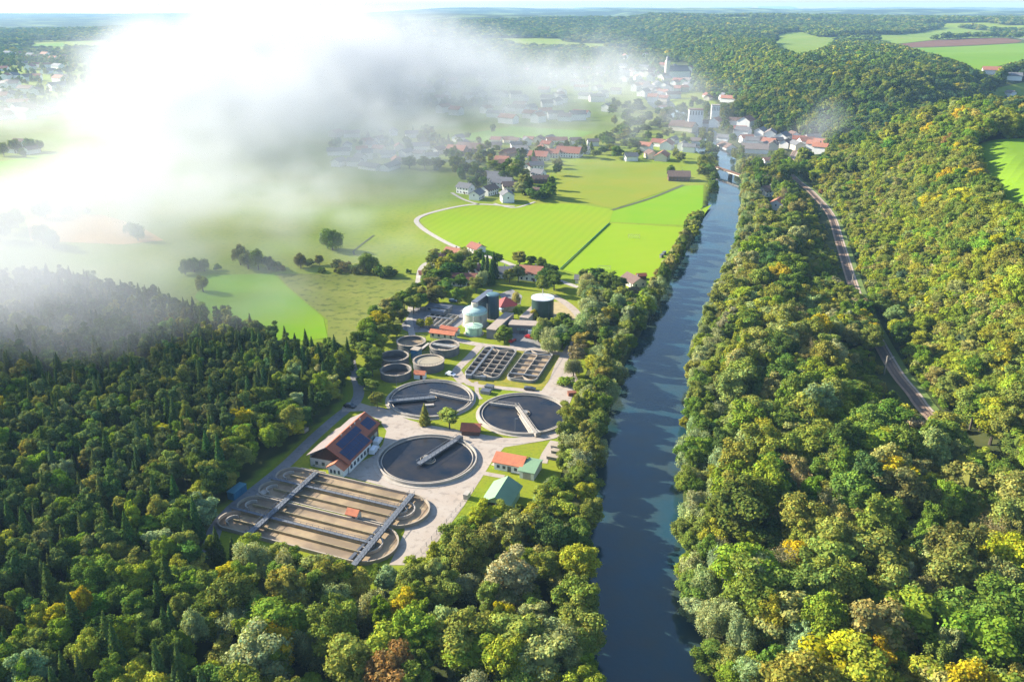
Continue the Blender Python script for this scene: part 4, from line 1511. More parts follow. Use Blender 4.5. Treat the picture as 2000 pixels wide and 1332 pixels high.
def green_shed():
    c = ((-1.3 - 4.9) / 2 + 0.0, (223.0 + 211.2) / 2)
    yaw = R(72)
    t = tag(empty("open_shed", (c[0], c[1], 0), yaw), "open-ended storage shed with a pale-green metal gable roof on the lawn", "shed")
    L, W, he, hr = 11.6, 8.0, 3.9, 2.3
    mb = MB()
    mb.box(0, W / 2 - .15, -.3, L, 0.2, he + .2); mb.box(0, -W / 2 + .15, -.3, L, 0.2, he + .2)
    mb.box(L / 2 - .1, 0, -.3, 0.2, W - .5, he + .2)
    mb.build("wall", GREENPALE, t)
    MB().add([(-L / 2 + .2, -W / 2, he), (-L / 2 + .2, W / 2, he), (-L / 2 + .2, 0, he + hr)], [(0, 2, 1), (0, 1, 2)]).build("gable_panel", GREENPALE, t)
    for s in (-1, 1):
        a = [(-L / 2 - .6, 0, he + hr + .05), (L / 2 + .6, 0, he + hr + .05), (L / 2 + .6, s * (W / 2 + .7), he - .35), (-L / 2 - .6, s * (W / 2 + .7), he - .35)]
        vs = a + [(x, y, z + .15) for x, y, z in a]
        f = [(0, 1, 2, 3), (4, 7, 6, 5), (0, 4, 5, 1), (1, 5, 6, 2), (2, 6, 7, 3), (3, 7, 4, 0)]
        MB().add(vs, f if s < 0 else [tuple(reversed(q)) for q in f]).build("roof_left" if s > 0 else "roof_right", GREENROOF, t)
    for y in (-W / 2 + .3, 0, W / 2 - .3):
        MB().box(-L / 2 + .3, y, -.2, 0.3, 0.3, he).build("post", CONC_L, t)
    MB().box(1, 0.5, 0, 5, 4.5, 1.6).build("stored_pallets", WOOD, t)


green_shed()


# ------------------------------------------------------------------ thickener tanks
CONC_W = mat('shade_darkened_concrete', (0.15, 0.145, 0.14), 0.9, 0.4, 0.5)  # darker than the other concrete: shade on the outer walls painted in


def open_tank(px, r, h, fill, label, fm, deck=False):
    cx, cy_ = g(*px, h)
    t = tag(empty("thickener_tank", (cx, cy_, 0)), label, "tank", "open round thickener tanks")
    MB().ring(0, 0, r - 0.35, r, -0.5, h, n=64).build("wall", CONC_W, t)
    MB().ring(0, 0, r - 0.55, r + 0.25, h, h + 0.18, n=64).build("rim_walkway", CONC, t)
    MB().add(disc(0, 0, fill, r - 0.35, 56), [tuple(range(56))]).build("sludge_surface", fm, t)
    mb = MB()
    for i in range(36):
        a = 2 * math.pi * i / 36
        mb.box((r + .2) * math.cos(a), (r + .2) * math.sin(a), h + .18, 0.06, 0.06, 1.0)
    mb.ring(0, 0, r + .16, r + .23, h + 1.1, h + 1.17, n=48)
    mb.build("railing", STEEL_D, t)
    return t, (cx, cy_)


a_, c_ = open_tank((803, 666), 6.3, 3.2, 1.8, "open round thickener tank at the back of the cluster, brown sludge low inside", SLUDGE)
a_, c_ = open_tank((770, 695), 6.0, 3.2, 1.0, "open round thickener tank at the far left of the cluster, dark inside", SLUDGE_DK)
a_, c_ = open_tank((773, 722), 6.2, 3.2, 0.9, "open round thickener tank at the front of the cluster, dark and deep", SLUDGE_DK)
a_, c_ = open_tank((837, 704), 6.4, 3.4, 3.0, "open round thickener tank filled to the rim with smooth grey sludge", SLUDGE_G)
a_, c_ = open_tank((868, 674), 6.4, 3.6, 2.2, "open round thickener tank at the right of the cluster with pale ribs inside", CONC)
MB().box(0, 0, 3.3, 2.4, 12, 0.3, rz=R(70)).build("middle_rib", CONC_D, a_)
t = tag(empty("valve_tower", (*g(813, 690, 2), 0), PA), "blue-walled valve tower squeezed between the open thickener tanks", "tower")
MB().box(0, 0, -.2, 3.4, 3.6, 4.2).build("wall", BLUEP, t)
MB().box(0, 0, 4.0, 3.8, 4.0, 0.25).build("flat_roof", CONC, t)
MB().box(1.6, 4.5, 3.4, 1.2, 9.0, 0.2).build("catwalk", CONC_L, t)
gable("long_shed", g(866, 660), R(-18), 11.6, 3.6, 2.6, 1.0, CREAM, ORANGE, "long orange-roofed shed behind the thickener tanks", "shed", over=0.4, windows=1)
gable("pipe_shed", g(879, 652), R(-24), 8.6, 3.0, 2.6, 0.9, mat("blue_grey_render", (0.30, 0.36, 0.42), 0.7, 0.2, 0.4), RED, "narrow red-roofed shed left of the small pale-green tank", "shed", over=0.35, windows=1)
gable("small_hut", g(821, 739), R(-12), 4.4, 2.8, 2.3, 1.0, WHITE, ORANGE, "little orange-roofed white hut before the front thickener tank", "hut", over=0.3, door=True)


# ------------------------------------------------------------------ rectangular primary basins
def primary(corners, label, dark):
    # corners in photo: near-left, far-left, far-right, near-right
    w = [Vector(g(*c)) for c in corners]
    c = sum(w, Vector((0, 0))) / 4
    ex = ((w[3] - w[0]) + (w[2] - w[1])) / 2
    ey = ((w[1] - w[0]) + (w[2] - w[3])) / 2
    W = ex.length; L = ey.length
    yaw = math.atan2(ey.y, ey.x)           # local x runs away from the viewer
    t = tag(empty("compartment_basin", (c.x, c.y, 0), yaw), label, "basin", "rectangular compartment basins")
    W *= 0.98
    rc = W * 0.5
    # outline: rectangle with half-round ends made of two rounded corners
    k = 3.2
    hx = L / 2; hy = W / 2
    outline = []
    for (sx, sy, a0) in ((1, 1, 0), (-1, 1, 90), (-1, -1, 180), (1, -1, 270)):
        for a in np.linspace(R(a0), R(a0 + 90), 8):
            outline.append((sx * (hx - k) + k * math.cos(a), sy * (hy - k) + k * math.sin(a)))
    mb = MB()
    n = len(outline)
    inn = [(x * (hx - .35) / hx, y * (hy - .35) / hy) for x, y in outline]
    H = 1.3
    vs = [(x, y, -.3) for x, y in outline] + [(x, y, H) for x, y in outline] + [(x, y, H) for x, y in inn] + [(x, y, -.3) for x, y in inn]
    fs = []
    for i in range(n):
        j = (i + 1) % n
        fs += [(i, j, n + j, n + i), (n + i, n + j, 2 * n + j, 2 * n + i), (2 * n + i, 2 * n + j, 3 * n + j, 3 * n + i)]
    mb.add(vs, fs)
    mb.build("outer_wall", CONC_D, t)
    MB().add([(x, y, 0.25) for x, y in inn], [tuple(range(n))]).build("water", dark, t)
    mb = MB()
    for q in range(1, 7 if dark is TANKWATER else 6):
        x = -hx + 2 * hx * q / (7 if dark is TANKWATER else 6)
        mb.box(x, 0, -.3, 0.32, W - .6, H + .25)
    mb.box(0, 0, -.3, L - 6.5, 0.34, H + .3)
    if dark is TANKWATER:
        mb.box(0, W * 0.25, -.3, L - 6.5, 0.25, H + .22); mb.box(0, -W * .25, -.3, L - 6.5, 0.25, H + .22)
    for s in (-1, 1):
        for q in (-1, 1):
            mb.beam((s * (hx - 3.5), 0, -.3), (s * (hx - .5), q * (hy - 2.2), -.3), 0.3, H + .25)
    mb.build("compartment_walls", CONC, t)
    mb = MB()
    if dark is TANKWATER:
        mb.box(0, W * 0.24, H + .25, L - 1, 0.9, 0.14)
    else:
        mb.box(-hx + 4.6, 0, H + .25, 0.9, W - .6, 0.12); mb.box(hx - 4.6, 0, H + .25, 0.9, W - .6, 0.12)
    if dark is TANKWATER:
        mb.box(-hx - .6, -W * .1, 0.2, 1.6, 2.4, 1.6); mb.box(-hx - .6, W * .3, 0.2, 1.6, 2.4, 1.6)
    mb.build("walkway", STEEL, t)
    mb = MB()
    for s in (-1, 1):
        for i in range(int(L / 2)):
            mb.box(-hx + 1.5 + i * 2, s * hy * 0.98, H, 0.06, 0.06, 1.0)
        mb.box(0, s * hy * 0.98, H + 1.0, L - 5, 0.06, 0.06)
    mb.build("railing", STEEL_D, t)


primary([(905, 733), (951, 679), (1010, 688), (971, 748)], "compartment basin with dark water and a steel walkway, left of its brown twin", TANKWATER)
primary([(986, 742), (1030, 686), (1081, 695), (1046, 752)], "compartment basin with brown sludge, right of the dark-water one", SLUDGE)

# grit channels behind the thickeners
t = tag(empty("grit_channels", (*g(852, 628), 0), R(70)), "parallel grey grit channels with walkways left of the domed tank", "basin")
mb = MB()
for i in range(6):
    mb.box(0, -8 + i * 2.7, -.2, 17, 0.3, 1.5)
mb.box(-8.5, -1.2, -.2, 0.3, 13.6, 1.5); mb.box(8.5, -1.2, -.2, 0.3, 13.6, 1.5)
mb.build("channel_wall", CONC_L, t)
for i in range(5):
    MB().box(0, -6.65 + i * 2.7, -.1, 16.6, 2.3, 0.4).build("channel_water", TANKWATER if i > 2 else SLUDGE_G, t)
mb = MB()
mb.box(2, -1, 1.4, 1.2, 13.5, .15); mb.box(7, 2, 1.3, 3.0, 7.0, 1.8); mb.box(-3, 4, 1.3, 4.0, 1.2, .15)
mb.build("walkway", STEEL, t)
t = tag(empty("screen_house", (*g(858, 607), 0), R(70)), "low grey screen house behind the grit channels", "shed")
MB().box(0, 0, -.2, 5, 12, 2.6).build("wall", CONC_D, t)
MB().box(0, 0, 2.4, 5.6, 12.6, .25).build("flat_roof", STEEL_D, t)
for i in range(4):
    MB().box(-2.55, -4.2 + i * 2.8, .8, .1, 1.4, 1.0).build("window", GLASS, t)


# ------------------------------------------------------------------ tall tanks
def tall_tank(name, base_px, r, h, wall, roof, label, dome=1.2, pole=0.0, base_h=0.0, cone=False, apron=True):
    cx, cy_ = g(*base_px)
    t = tag(empty(name, (cx, cy_, 0)), label, "tank", "tall closed tanks")
    MB().cyl(0, 0, -.4, h, r, n=56, cap=False).build("wall", wall, t, smooth=True)
    mb = MB()
    if cone:
        mb.cyl(0, 0, h + .05, h + dome, r + .25, 0.5, n=40)
    else:
        mb.dome(0, 0, h + .05, r + .25, dome, n=40)
    mb.ring(0, 0, r - .1, r + .28, h - .3, h + .05, n=56)
    mb.build("roof", roof, t, smooth=False)
    if pole:
        MB().cyl(0, 0, h + dome * .9, h + dome + pole, 0.22, n=10).build("vent_pipe", CONC_L, t)
    mb = MB()
    a = R(-60)
    for k in (-.3, .3):
        mb.box((r + .15) * math.cos(a) + k * math.sin(-a), (r + .15) * math.sin(a) + k * math.cos(a), 0, .08, .08, h)
    for i in range(int(h / .6)):
        mb.box((r + .15) * math.cos(a), (r + .15) * math.sin(a), .3 + i * .6, .08, .7, .06, rz=a)
    mb.build("ladder", STEEL, t)
    mb = MB()
    for i in range(28):
        q = 2 * math.pi * i / 28
        mb.box((r + .15) * math.cos(q), (r + .15) * math.sin(q), h, .06, .06, 1.0)
    mb.ring(0, 0, r + .12, r + .19, h + .95, h + 1.0, n=40)
    mb.build("railing", STEEL, t)
    if apron:
        MB().ring(0, 0, r, r + .8, -.3, .25, n=56).build("footing", CONC, t)
    return t


tall_tank("gas_holder", (1059.5, 622), 5.3, 10.8, GREENDARK, mat("pale_metal_roof", (0.60, 0.63, 0.68), 0.35, 0.1, 0.3), "tall dark-green gas holder with a pale flat roof and a thin mast", 0.5, 3.6, cone=True)
tall_tank("digester_tank", (928, 634), 5.6, 6.6, BEIGE, mat("verdigris_roof", (0.40, 0.56, 0.50), 0.5, 0.2, 0.3), "beige digester tank with a domed blue-green roof", 2.5, cone=False)
tall_tank("sludge_tank", (925.6, 652), 3.9, 4.0, GREENPALE, GREENPALE, "small pale-green tank standing in front of the beige domed digester", 1.0, 3.2, cone=True)
tall_tank("tower_tank", (963, 621), 2.95, 12.0, BLUEDARK, mat("blue_green_roof", (0.10, 0.20, 0.23), 0.5, 0.2, 0.3), "slim tall dark-blue tank behind the domed digester", 0.6, cone=False)

t = tag(empty("stair_tower", (*g(940, 622), 0), PA), "dark stair tower and gantry roof joining the domed digester to the dark-blue tank", "tower")
ta = t.location
MB().cyl(*[a - b for a, b in zip(g(928, 630), (ta.x, ta.y))], 8.6, 11.6, 1.7, n=24).build("lift_drum", CREAM, t) if False else None
a0 = g(926, 588, 12.0); a1 = g(958, 563, 13.0)


def tl(p):
    dx, dy = p[0] - ta.x, p[1] - ta.y
    return (dx * math.cos(-PA) - dy * math.sin(-PA), dx * math.sin(-PA) + dy * math.cos(-PA))


b0 = tl(a0); b1 = tl(a1)
MB().beam((b0[0], b0[1], 11.2), (b1[0], b1[1], 11.9), 3.0, 0.35).build("gantry_roof", mat("dark_sheet_roof", (0.14, 0.15, 0.18), 0.35, 0.3, 0.5), t)
MB().beam((b0[0] * .9 + b1[0] * .1, b0[1] * .9 + b1[1] * .1, 9.0), (b1[0] * .97 + b0[0] * .03, b1[1] * .97 + b0[1] * .03, 9.3), 2.5, 2.2).build("gantry_wall", STEEL_D, t)
pm = [(b0[i] * .35 + b1[i] * .65) for i in (0, 1)]
MB().box(pm[0], pm[1], -.3, 3.0, 3.4, 9.6).build("stair_wall", BLUEDARK, t)
dd_ = tl(g(928, 634))
MB().cyl(dd_[0], dd_[1], 8.6, 11.0, 1.65, n=24).build("lift_drum", CREAM, t)
MB().box(pm[0] + 1.9, pm[1] - 1.9, 0, .9, .3, 8.0).build("downpipe", CONC_L, t)

# ------------------------------------------------------------------ flat-roofed works building
t = tag(empty("works_building", (0, 362, 0), 0), "low works building with brown gravel flat roofs around the dark yard", "building")


def wing(pts, h, nm="wing_wall", rn="flat_roof", wm=None):
    # pts world corners
    P_ = [(x - 0, y - 362) for x, y in pts]
    MB().prism(P_, -.3, h).build(nm, wm or CONC_D, t)
    c = (sum(p[0] for p in P_) / len(P_), sum(p[1] for p in P_) / len(P_))
    Q = [(c[0] + (x - c[0]) * 1.03, c[1] + (y - c[1]) * 1.06) for x, y in P_]
    MB().prism(Q, h + .01, h + .45).build(rn, GRAVELROOF, t)


def rectw(p0, ang, L, W):
    c, s = math.cos(ang), math.sin(ang)
    return [(p0[0], p0[1]), (p0[0] + L * c, p0[1] + L * s), (p0[0] + L * c - W * s, p0[1] + L * s + W * c), (p0[0] - W * s, p0[1] + W * c)]


BG = mat("grey_plaster", (0.20, 0.19, 0.20), 0.8, 0.3, 0.5)
# left wing running back from the yard, front wing facing the yard, right wing
wing(rectw((-7.2, 351.2), R(69), 22.5, 4.6), 4.6, "left_wing_wall", "left_wing_roof", BG)
wing(rectw((-1.4, 359.4), R(-7), 19.6, 6.2), 3.9, "front_wing_wall", "front_wing_roof", BG)
wing(rectw((7.6, 367.2), R(68), 21.0, 4.4), 4.3, "right_wing_wall", "right_wing_roof", CREAM)
for i in range(6):
    x = 3.0 + i * 1.9
    MB().box(x, 359.15 - 362 - (x + 1.4) * math.tan(R(7)) - 0.1, 1.9, 1.5, .1, 1.0, rz=R(-7)).build("window", mat("pale_window", (0.30, 0.42, 0.40), 0.2, 0.5, 0.9), t)
for i in range(3):
    x = 4.5 + i * 3.6
    MB().box(x, 359.15 - 362 - (x + 1.4) * math.tan(R(7)) - 0.13, 0, 2.6, .1, 2.2 - 0.45, rz=R(-7)).build("gate", STEEL_D if i != 1 else GLASS, t)
for i in range(8):
    p = (-7.2 + (2 + i * 2.5) * math.cos(R(69)) + .06, 351.2 - 362 + (2 + i * 2.5) * math.sin(R(69)))
    MB().box(p[0], p[1], 1.6, 1.4, .1, 1.1, rz=R(69)).build("window", GLASS, t)
# red canopy
t2_ = tag(empty("canopy", (*g(989, 604), 0), R(20)), "dark-red membrane-roofed hall between the flat wings and the dark-blue tank", "hall")
MB().box(0, 0, -.3, 8, 8, 3.2).build("wall", CONC_D, t2_)
mb = MB()
mb.add([(-5, -5, 3), (5, -5, 3), (5, 5, 3), (-5, 5, 3), (0, 0.8, 6.2)], [(0, 1, 4), (1, 2, 4), (2, 3, 4), (3, 0, 4), (3, 2, 1, 0)])
mb.build("roof", REDPAINT, t2_)
MB().box(-5, -4.5, 2.0, 3.4, 2.4, .4, rz=R(20)).build("awning", mat("pale_blue_sheet", (0.5, 0.62, 0.75), 0.5, 0.1, 1), t2_)

# ------------------------------------------------------------------ vehicles and small things


def vehicle(px, yaw, L, W, Hh, paint, label, cat, van=False, group=None, name=None):
    x, y = g(*px)
    t = tag(empty(name or ("parked_van" if van else "parked_car"), (x, y, 0.18), yaw), label, cat, group)
    mb = MB()
    if van:
        prof = [(-L / 2, .35), (L / 2, .35), (L / 2, 1.0), (L / 2 - .9, 1.25), (L / 2 - 1.5, Hh), (-L / 2, Hh)]
    else:
        prof = [(-L / 2, .3), (L / 2, .3), (L / 2, .75), (L / 2 - 1.1, .95), (L / 2 - 1.8, Hh), (-L / 2 + .8, Hh), (-L / 2, .95)]
    n = len(prof)
    vs = []
    for s in (-1, 1):
        for (a, b) in prof:
            k = 0.86 if b > 1.1 else 1.0
            vs.append((a, s * W / 2 * k, b))
    mb.add(vs, [tuple(range(n)), tuple(range(2 * n - 1, n - 1, -1))] + [((i + 1) % n, i, n + i, n + (i + 1) % n) for i in range(n)])
    mb.build("body", paint, t)
    for sx in (-1, 1):
        for sy in (-1, 1):
            w = MB()
            w.add([(sx * L * .31 + .33 * math.cos(a), sy * W * .47, .33 + .33 * math.sin(a)) for a in np.linspace(0, 2 * math.pi, 13)[:-1]] +
                  [(sx * L * .31 + .33 * math.cos(a), sy * W * .52, .33 + .33 * math.sin(a)) for a in np.linspace(0, 2 * math.pi, 13)[:-1]],
                  [tuple(range(12)), tuple(range(23, 11, -1))] + [(i, (i + 1) % 12, 12 + (i + 1) % 12, 12 + i) for i in range(12)])
            w.build("wheel", RUBBER, t)
    g_ = MB()
    if van:
        g_.add([(L / 2 - .93, -.75, 1.28), (L / 2 - .93, .75, 1.28), (L / 2 - 1.42, .7, Hh - .08), (L / 2 - 1.42, -.7, Hh - .08)], [(0, 1, 2, 3)])
        g_.v = [(a + .03, b, c + .02) for a, b, c in g_.v]
    else:
        g_.add([(L / 2 - 1.13, -.7, .98), (L / 2 - 1.13, .7, .98), (L / 2 - 1.76, .62, Hh - .05), (L / 2 - 1.76, -.62, Hh - .05)], [(0, 1, 2, 3)])
        g_.v = [(a + .04, b, c + .02) for a, b, c in g_.v]
    g_.build("windscreen", GLASS, t)
    return t


vehicle((731, 883), R(78), 4.9, 1.95, 2.0, CARW, "white van parked beside the solar house, nearer of the pair", "van", True, "white vans at the solar house")
vehicle((738, 866), R(80), 4.9, 1.95, 2.0, CARW, "white van parked beside the solar house, farther of the pair", "van", True, "white vans at the solar house")
vehicle((1034, 661), R(-30), 4.2, 1.8, 1.45, CARR, "small red car parked at the right edge of the dark works yard", "car")
vehicle((1001, 668), R(60), 4.2, 1.8, 1.45, CARR, "red car behind the round tree at the left edge of the works yard", "car")
vehicle((1006, 650), R(0), 4.6, 1.9, 1.9, CARB, "blue-grey van backed up to the works building", "van", True)
vehicle((1036, 652), R(80), 4.4, 1.9, 2.2, CARW, "white van in front of the dark gates of the works building", "van", True)
vehicle((885, 590), R(-10), 4.2, 1.8, 1.45, CARB, "dark blue car under the trees behind the grit channels", "car")
vehicle((1035, 762), R(-12), 4.6, 1.9, 1.2, CARD, "dark low trailer-like car on the road below the brown compartment basin", "car")
vehicle((880, 734), R(-30), 4.2, 1.8, 1.5, CARW, "silver-white car by the bend of the road left of the dark-water basin", "car")
vehicle((684, 796), R(-20), 4.6, 1.9, 1.5, CARD, "dark car in the shade at the road fork behind the solar house", "car")


def crate(name, px, yaw, L, W, H, m_, label, cat, lidm=None, group=None):
    x, y = g(*px)
    t = tag(empty(name, (x, y, 0.1), yaw), label, cat, group)
    b = MB()
    b.box(0, 0, 0, L, W, H)
    for i in range(int(L / .8)):
        for s in (-1, 1):
            b.box(-L / 2 + .4 + i * .8, s * (W / 2 + .04), 0.05, .14, .1, H - .1)
    b.build("body", m_, t)
    MB().box(0, 0, H + .003, L + .2, W + .2, .15).build("lid", lidm or m_, t)
    return t


crate("shipping_container", (464, 967), R(68), 6.0, 2.5, 2.5, BLUEP, "blue container on the grass between wood and left road", "container", mat("teal_tarp", (0.08, 0.25, 0.33), .5, .2, 1))
crate("concrete_box", (949, 768), PA, 3.6, 2.8, 1.2, CONC_D, "grey concrete box between the two rear round tanks, lower one", "concrete box", STEEL_D)
crate("concrete_box", (956, 760), PA, 3.2, 2.4, 1.4, CONC_D, "grey concrete box between the two rear round tanks, upper one", "concrete box", STEEL_D)
crate("storage_bay", (1086, 875), PA, 3.2, 2.0, 1.0, CONC_D, "grey storage bay on the lawn at the wood's edge, topmost of three", "storage bay", CONC)
crate("storage_bay", (1087, 885), PA, 3.2, 2.0, 1.0, CONC_D, "grey storage bay on the lawn at the wood's edge, middle of three", "storage bay", CONC)
crate("storage_bay", (1081, 896), PA, 4.2, 2.2, 1.0, CONC_D, "grey storage bay on the lawn at the wood's edge, lowest of three", "storage bay", CONC)
crate("rusty_skip", (1117, 772), R(10), 3.2, 2.0, 1.3, mat("rusty_steel", (0.24, 0.08, 0.04), .8, .4, 1), "rusty skip at the wood's edge beside the paved turning area", "skip")
crate("white_cabinet", (912, 972), R(70), 2.6, 1.4, 1.6, CONC_L, "white cabinet on the lawn left of the open green shed", "cabinet")
crate("white_cabinet", (513, 966), R(60), 3.0, 2.0, .5, CONC_L, "flat white cover plate beside the left end of the upper brown basin", "cover")
crate("concrete_box", (595, 843), R(65), 2.2, 1.8, 1.2, CONC_L, "pale box in the grass between the left wood and the road", "box")

# lamp posts
for px, lab in (((775, 760), "thin lamp post on the grass behind the left rear round tank"), ((893, 700), "thin lamp post right of the grey full thickener tank"), ((1006, 845), "thin lamp post at the lower rim of the round tank nearest the river"),
                ((1116, 692), "thin lamp post where the yard road meets the river wood"), ((740, 905), "thin lamp post at the left rim of the front round tank")):
    x, y = g(*px)
    t = tag(empty("lamp_post", (x, y, 0)), lab, "lamp post", "lamp posts in the plant")
    MB().cyl(0, 0, -.2, 5.5, .09, .06, n=8).build("pole", STEEL, t)
    MB().box(.5, 0, 5.5, 1.1, .22, .12).build("lamp_head", STEEL, t)

# site boundary fence by the lower right lawn
a = g(812, 1092); b = g(925, 960)
t = tag(empty("wire_fence", (a[0], a[1], 0)), "thin wire fence along the lawn at the lower right of the yard", "fence")
mb = MB(); wr = MB()
n = 12
for i in range(n + 1):
    x = (b[0] - a[0]) * i / n; y = (b[1] - a[1]) * i / n
    mb.box(x, y, 0, .1, .1, 1.6)
for z in (.5, 1.0, 1.5):
    wr.beam((0, 0, z), (b[0] - a[0], b[1] - a[1], z), .03, .03)
mb.build("posts", STEEL, t)
wr.build("wires", STEEL, t)

# ------------------------------------------------------------------ sports field things
def goal(px, lab):
    x, y = g(*px)
    t = tag(empty("football_goal", (x, y, 0.1), R(-5)), lab, "goal", "white goals on the sports field")
    mb = MB()
    mb.box(-3.66, 0, 0, .14, .14, 2.5); mb.box(3.66, 0, 0, .14, .14, 2.5); mb.box(0, 0, 2.44, 7.4, .14, .14)
    mb.build("frame", CONC_L, t)
    nb = MB()
    for i in range(19):
        nb.beam((-3.6 + i * .4, .1, 2.4), (-3.6 + i * .4, 1.8, 0), .03, .03)
    nb.box(0, 1.8, 0, 7.3, .05, .05); nb.box(0, .9, 1.2, 7.3, .05, .05)
    nb.build("netting", WHITE, t)


goal((1238, 466), "white football goal at the far end of the sports field")
goal((1180, 528), "white football goal at the near end of the sports field")
for q, (px, lab) in enumerate((((1292, 503), "small grey dugout shelter at the sports field's edge, nearer one"), ((1297, 498), "small grey dugout shelter at the sports field's edge, farther one"))):
    x, y = g(*px)
    t = tag(empty("dugout", (x, y, .1), R(60)), lab, "shelter", "dugouts at the sports field")
    MB().box(0, .6, 0, 3.4, .15, 1.8).box(-1.7, 0, 0, .1, 1.3, 1.8).box(1.7, 0, 0, .1, 1.3, 1.8).build("wall", CONC_L, t)
    MB().box(0, 0, 1.82, 3.6, 1.6, .12).build("roof", STEEL, t)
a = g(1190, 437); b = g(1094, 527)
t = tag(empty("net_fence", (a[0], a[1], 0)), "thin green net fence along the left side of the sports field", "fence")
L_ = math.hypot(b[0] - a[0], b[1] - a[1])
mb = MB()
for i in range(17):
    mb.box((b[0] - a[0]) * i / 16, (b[1] - a[1]) * i / 16, 0, .1, .1, 2.0)
mb.build("posts", STEEL_D, t)
MB().beam((0, 0, .1), (b[0] - a[0], b[1] - a[1], .1), .05, .8).build("netting", mat("green_netting", (0.05, 0.34, 0.20), .8, .1, 1), t)
gable("clubhouse", g(1237, 556), R(-65), 12, 8.5, 3.0, 2.4, CREAM, BROWN, "clubhouse with brown and pink-grey roof at the sports field's near corner", "clubhouse", over=.6, chimney=True, windows=2)
gable("garden_shed", g(1252, 545), R(10), 5, 3, 2.2, 1.0, WOOD, RED, "small red-roofed shed beside the clubhouse", "shed")

# ------------------------------------------------------------------ railway
BALLAST = mat("track_ballast", (0.35, 0.235, 0.16), 0.95, 0.4, 1.2)
road("railway_ballast", RAIL, 4.6, BALLAST, 0.35)
road("track_side_path", RAIL, 1.0, mat("pale_path", (0.46, 0.37, 0.29), .95, .3, .8), 0.32, off=-3.0)
road("grass_verge", RAIL, 2.4, mat("verge_grass", (0.13, 0.19, 0.03), .95, .3, .3), 0.22, off=-4.9)
line = smooth_line(RAIL, 4.0)
line = line[(line[:, 1] > 120)]
t = tag(empty("railway_track", (0, 0, 0)), "single railway track running along the foot of the wooded slope", "railway track")
for s in (-0.75, 0.75):
    a_, b_ = strip_mesh(line, 0.12, s)
    mb = MB()
    n = len(a_)
    za = terrain(line[:, 0], line[:, 1]) + .56
    vs = [(x, y, z) for (x, y), z in zip(a_, za)] + [(x, y, z) for (x, y), z in zip(b_, za)]
    vs += [(x, y, z - .16) for x, y, z in vs]
    mb.add(vs, [(i, n + i, n + i + 1, i + 1) for i in range(n - 1)] + [(i, i + 1, 2 * n + i + 1, 2 * n + i) for i in range(n - 1)] + [(n + i + 1, n + i, 3 * n + i, 3 * n + i + 1) for i in range(n - 1)])
    mb.build("rail", mat("rusty_rail", (0.16, 0.09, 0.06), .5, .3, 1, metal=.3), t)
mb = MB()
acc = 0
fine = smooth_line(RAIL, 0.75)
fine = fine[(fine[:, 1] > 250) & (fine[:, 1] < 680)]
dd = np.gradient(fine, axis=0)
zz = terrain(fine[:, 0], fine[:, 1])
for i in range(len(fine)):
    mb.box(fine[i, 0], fine[i, 1], zz[i] + .36, .26, 2.5, .1, rz=math.atan2(dd[i, 1], dd[i, 0]))
mb.build("sleepers", mat("sleeper_wood", (0.20, 0.155, 0.13), .9, .3, 1), t)


def mast(u, v, lab, h=8.0, side=1):
    x, y = g(u, v)
    t = tag(empty("catenary_mast", (x, y, tz(x, y))), lab, "mast", "masts along the railway")
    mb = MB()
    for s in (-.16, .16):
        mb.box(s, 0, -.4, .1, .22, h + .4)
    for i in range(int(h / .8)):
        mb.beam((-.16, 0, i * .8), (.16, 0, i * .8 + .8), .05, .05)
    mb.build("post", CONC_L, t)
    MB().beam((0, 0, h - 1.0), (2.9 * side, 0, h - .6), .09, .09).beam((0, 0, h - 2.2), (2.9 * side, 0, h - .6), .07, .07).build("bracket", STEEL, t)
    return t


mast(1727, 732, "lattice railway mast above the lower open stretch of track", 8.4)
mast(1602, 412, "slim railway mast at the far bend of the track", 7)
mast(1663, 560, "slim railway mast on the left of the upper straight track", 7)

# ------------------------------------------------------------------ footbridge over the river
a = g(1394, 326, 3.2); b = g(1456, 347, 3.2)
t = tag(empty("river_footbridge", (a[0], a[1], 0)), "low footbridge crossing the river at the far houses", "bridge")
d = Vector((b[0] - a[0], b[1] - a[1], 0))
MB().beam((0, 0, 2.6), (d.x, d.y, 2.6), 3.0, .7).build("deck", CREAM, t)
n_ = Vector((-d.y, d.x, 0)).normalized()
for s in (-1.4, 1.4):
    MB().beam((n_.x * s, n_.y * s, 3.3), (d.x + n_.x * s, d.y + n_.y * s, 3.3), .12, 1.0).build("railing", WOOD, t)
MB().box(d.x * .55, d.y * .55, -3.5, 1.4, 3.6, 6.1, rz=math.atan2(d.y, d.x)).build("pier", CONC_D, t)

# ------------------------------------------------------------------ houses
HOUSES = []
KEEP_OFF = []
TILE_R = mat('weathered_red_tiles', (0.27, 0.095, 0.06), 0.9, 0, 0.5, (0.20, 0.08, 0.06))
TILE_O = mat('weathered_orange_tiles', (0.36, 0.145, 0.085), 0.9, 0, 0.5, (0.27, 0.11, 0.075))
ROOFS = {'red': TILE_R, 'orange': TILE_O, 'brown': BROWN, 'grey': SLATE, 'pink': GREYROOF}
WALLS = {'white': WHITE, 'cream': CREAM, 'timber': WOOD}
RWORD = {'red': 'red', 'orange': 'orange', 'brown': 'brown', 'grey': 'grey', 'pink': 'pinkish'}
_used = set()


